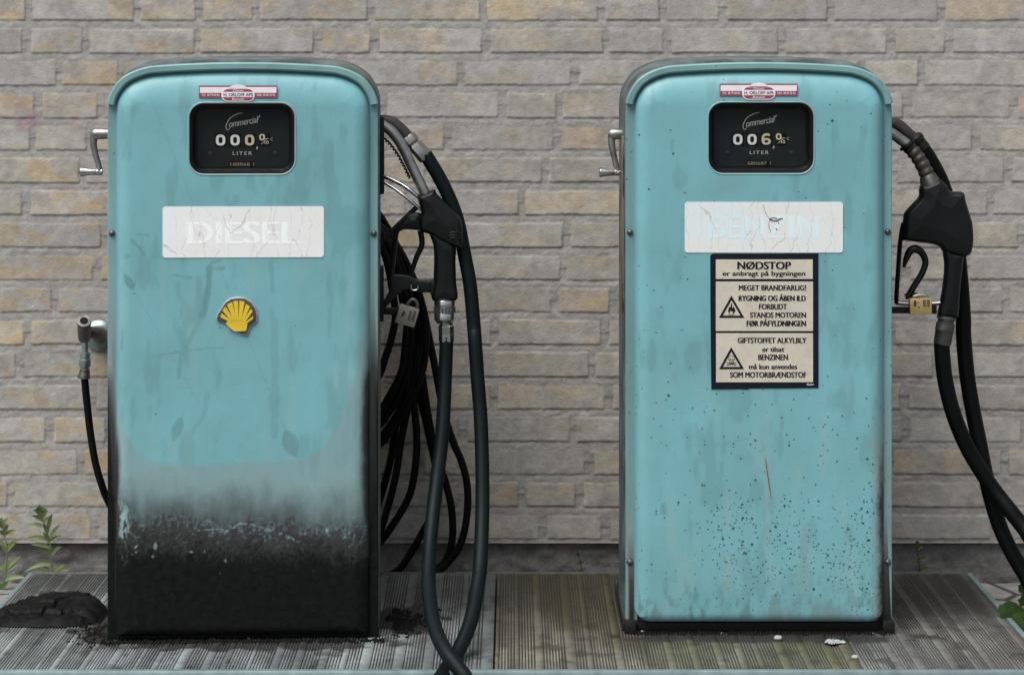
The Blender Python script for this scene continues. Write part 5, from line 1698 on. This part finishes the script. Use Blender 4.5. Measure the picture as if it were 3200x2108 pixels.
def scatter():
    rs = random.Random(4)
    b = MB()
    def chunk(x, y, s, mi=0):
        n = 6; vs = []
        for k in range(n):
            a = 2 * math.pi * k / n + rs.random() * 0.5
            r = s * (0.6 + 0.6 * rs.random())
            vs.append((x + r * math.cos(a), y + r * math.sin(a), 0.0))
        top = [(x + (vx - x) * 0.5 + rs.uniform(-.3, .3) * s, y + (vy - y) * 0.55, s * (0.25 + 0.75 * rs.random())) for vx, vy, _ in vs]
        fs = [[k, (k + 1) % n, n + (k + 1) % n, n + k] for k in range(n)] + [list(range(n, 2 * n))]
        b.add(vs + top, fs, mi)
    for _ in range(620):
        x = rs.uniform(-0.80, -0.25); chunk(x, 4.987 + (x + 0.525) * 0.035 + rs.gauss(0, 0.006), rs.uniform(0.0015, 0.0055))
    for _ in range(520):
        x = rs.uniform(0.235, 0.745); chunk(x, 5.062 + rs.gauss(0, 0.007), rs.uniform(0.0015, 0.0055), 1 if rs.random() < 0.025 else 0)
    for _ in range(330): chunk(-0.215 + abs(rs.gauss(0, 0.03)) - 0.02, 5.15 + rs.gauss(0, 0.055), rs.uniform(0.0015, 0.0055))
    for _ in range(5): chunk(-0.238 + rs.gauss(0, 0.008), 5.20 + rs.gauss(0, 0.02), rs.uniform(0.010, 0.015))
    for _ in range(12): chunk(rs.uniform(-0.78, -0.28), 4.985 + rs.gauss(0, 0.004), rs.uniform(0.006, 0.010))
    for _ in range(140): chunk(-0.82 + rs.gauss(0, 0.02), 5.08 + rs.gauss(0, 0.06), rs.uniform(0.0015, 0.005))
    tag(b.build('grit', [M['debris'], M['pebble']], None, smooth=0), 'black grit and crumbs gathered round the pump feet', 'grit', kind='stuff')


scatter()


def litter():
    p = P(2610, 2018, 4.96); n = 16
    u = np.linspace(-1, 1, n); U, V = np.meshgrid(u, u, indexing='ij')
    ed = 1 + 0.55 * (fbm(U * 1.5 + 9, V * 1.5 + 2, 711, 3) - 0.5)
    X = (0.019 * U * (1 - 0.45 * V * V) + 0.006 * V) * ed; Y = 0.026 * V * (1 - 0.5 * np.abs(U)) * ed
    Z = 0.002 + 0.014 * np.abs(fbm(U * 2.2 + 5, V * 2.2, 701, 3) - 0.45) * 2 * (1 - 0.5 * np.hypot(U, V) / 1.4)
    o = grid_mesh('paper_scrap', X, Y, Z, M['paper'], smooth=False); o.location = (p.x, 4.97, 0)
    tag(o, 'crumpled white paper scrap on the platform before the petrol pump', 'litter')
    for px, py, s, lab in ((2672, 2057, 0.0055, 'pale pebble at the platform seam near the front edge'), (2432, 1998, 0.0065, 'pale pebble close to the petrol pump foot'), (1975, 1830, 0.003, None)):
        if lab is None: continue
        Y = EYE * F / (py - HORIZ)
        q = P(px, py, Y)
        bm = bmesh.new(); bmesh.ops.create_icosphere(bm, subdivisions=3, radius=s)
        for v in bm.verts:
            f = 1 + 0.5 * (float(fbm(np.array([v.co.x / s + 3]), np.array([v.co.y / s + v.co.z / s + 7]), 801, 3)[0]) - 0.5)
            v.co = Vector((v.co.x * f * 1.2, v.co.y * f, v.co.z * f * 0.8))
        me = bpy.data.meshes.new('pebble'); bm.to_mesh(me); bm.free(); me.materials.append(M['pebble'])
        me.polygons.foreach_set('use_smooth', [True] * len(me.polygons))
        o = bpy.data.objects.new('pebble', me); COL.objects.link(o); o.location = (q.x, Y, s * 0.6)
        tag(o, lab, 'pebble', 'pebbles on the platform')


litter()
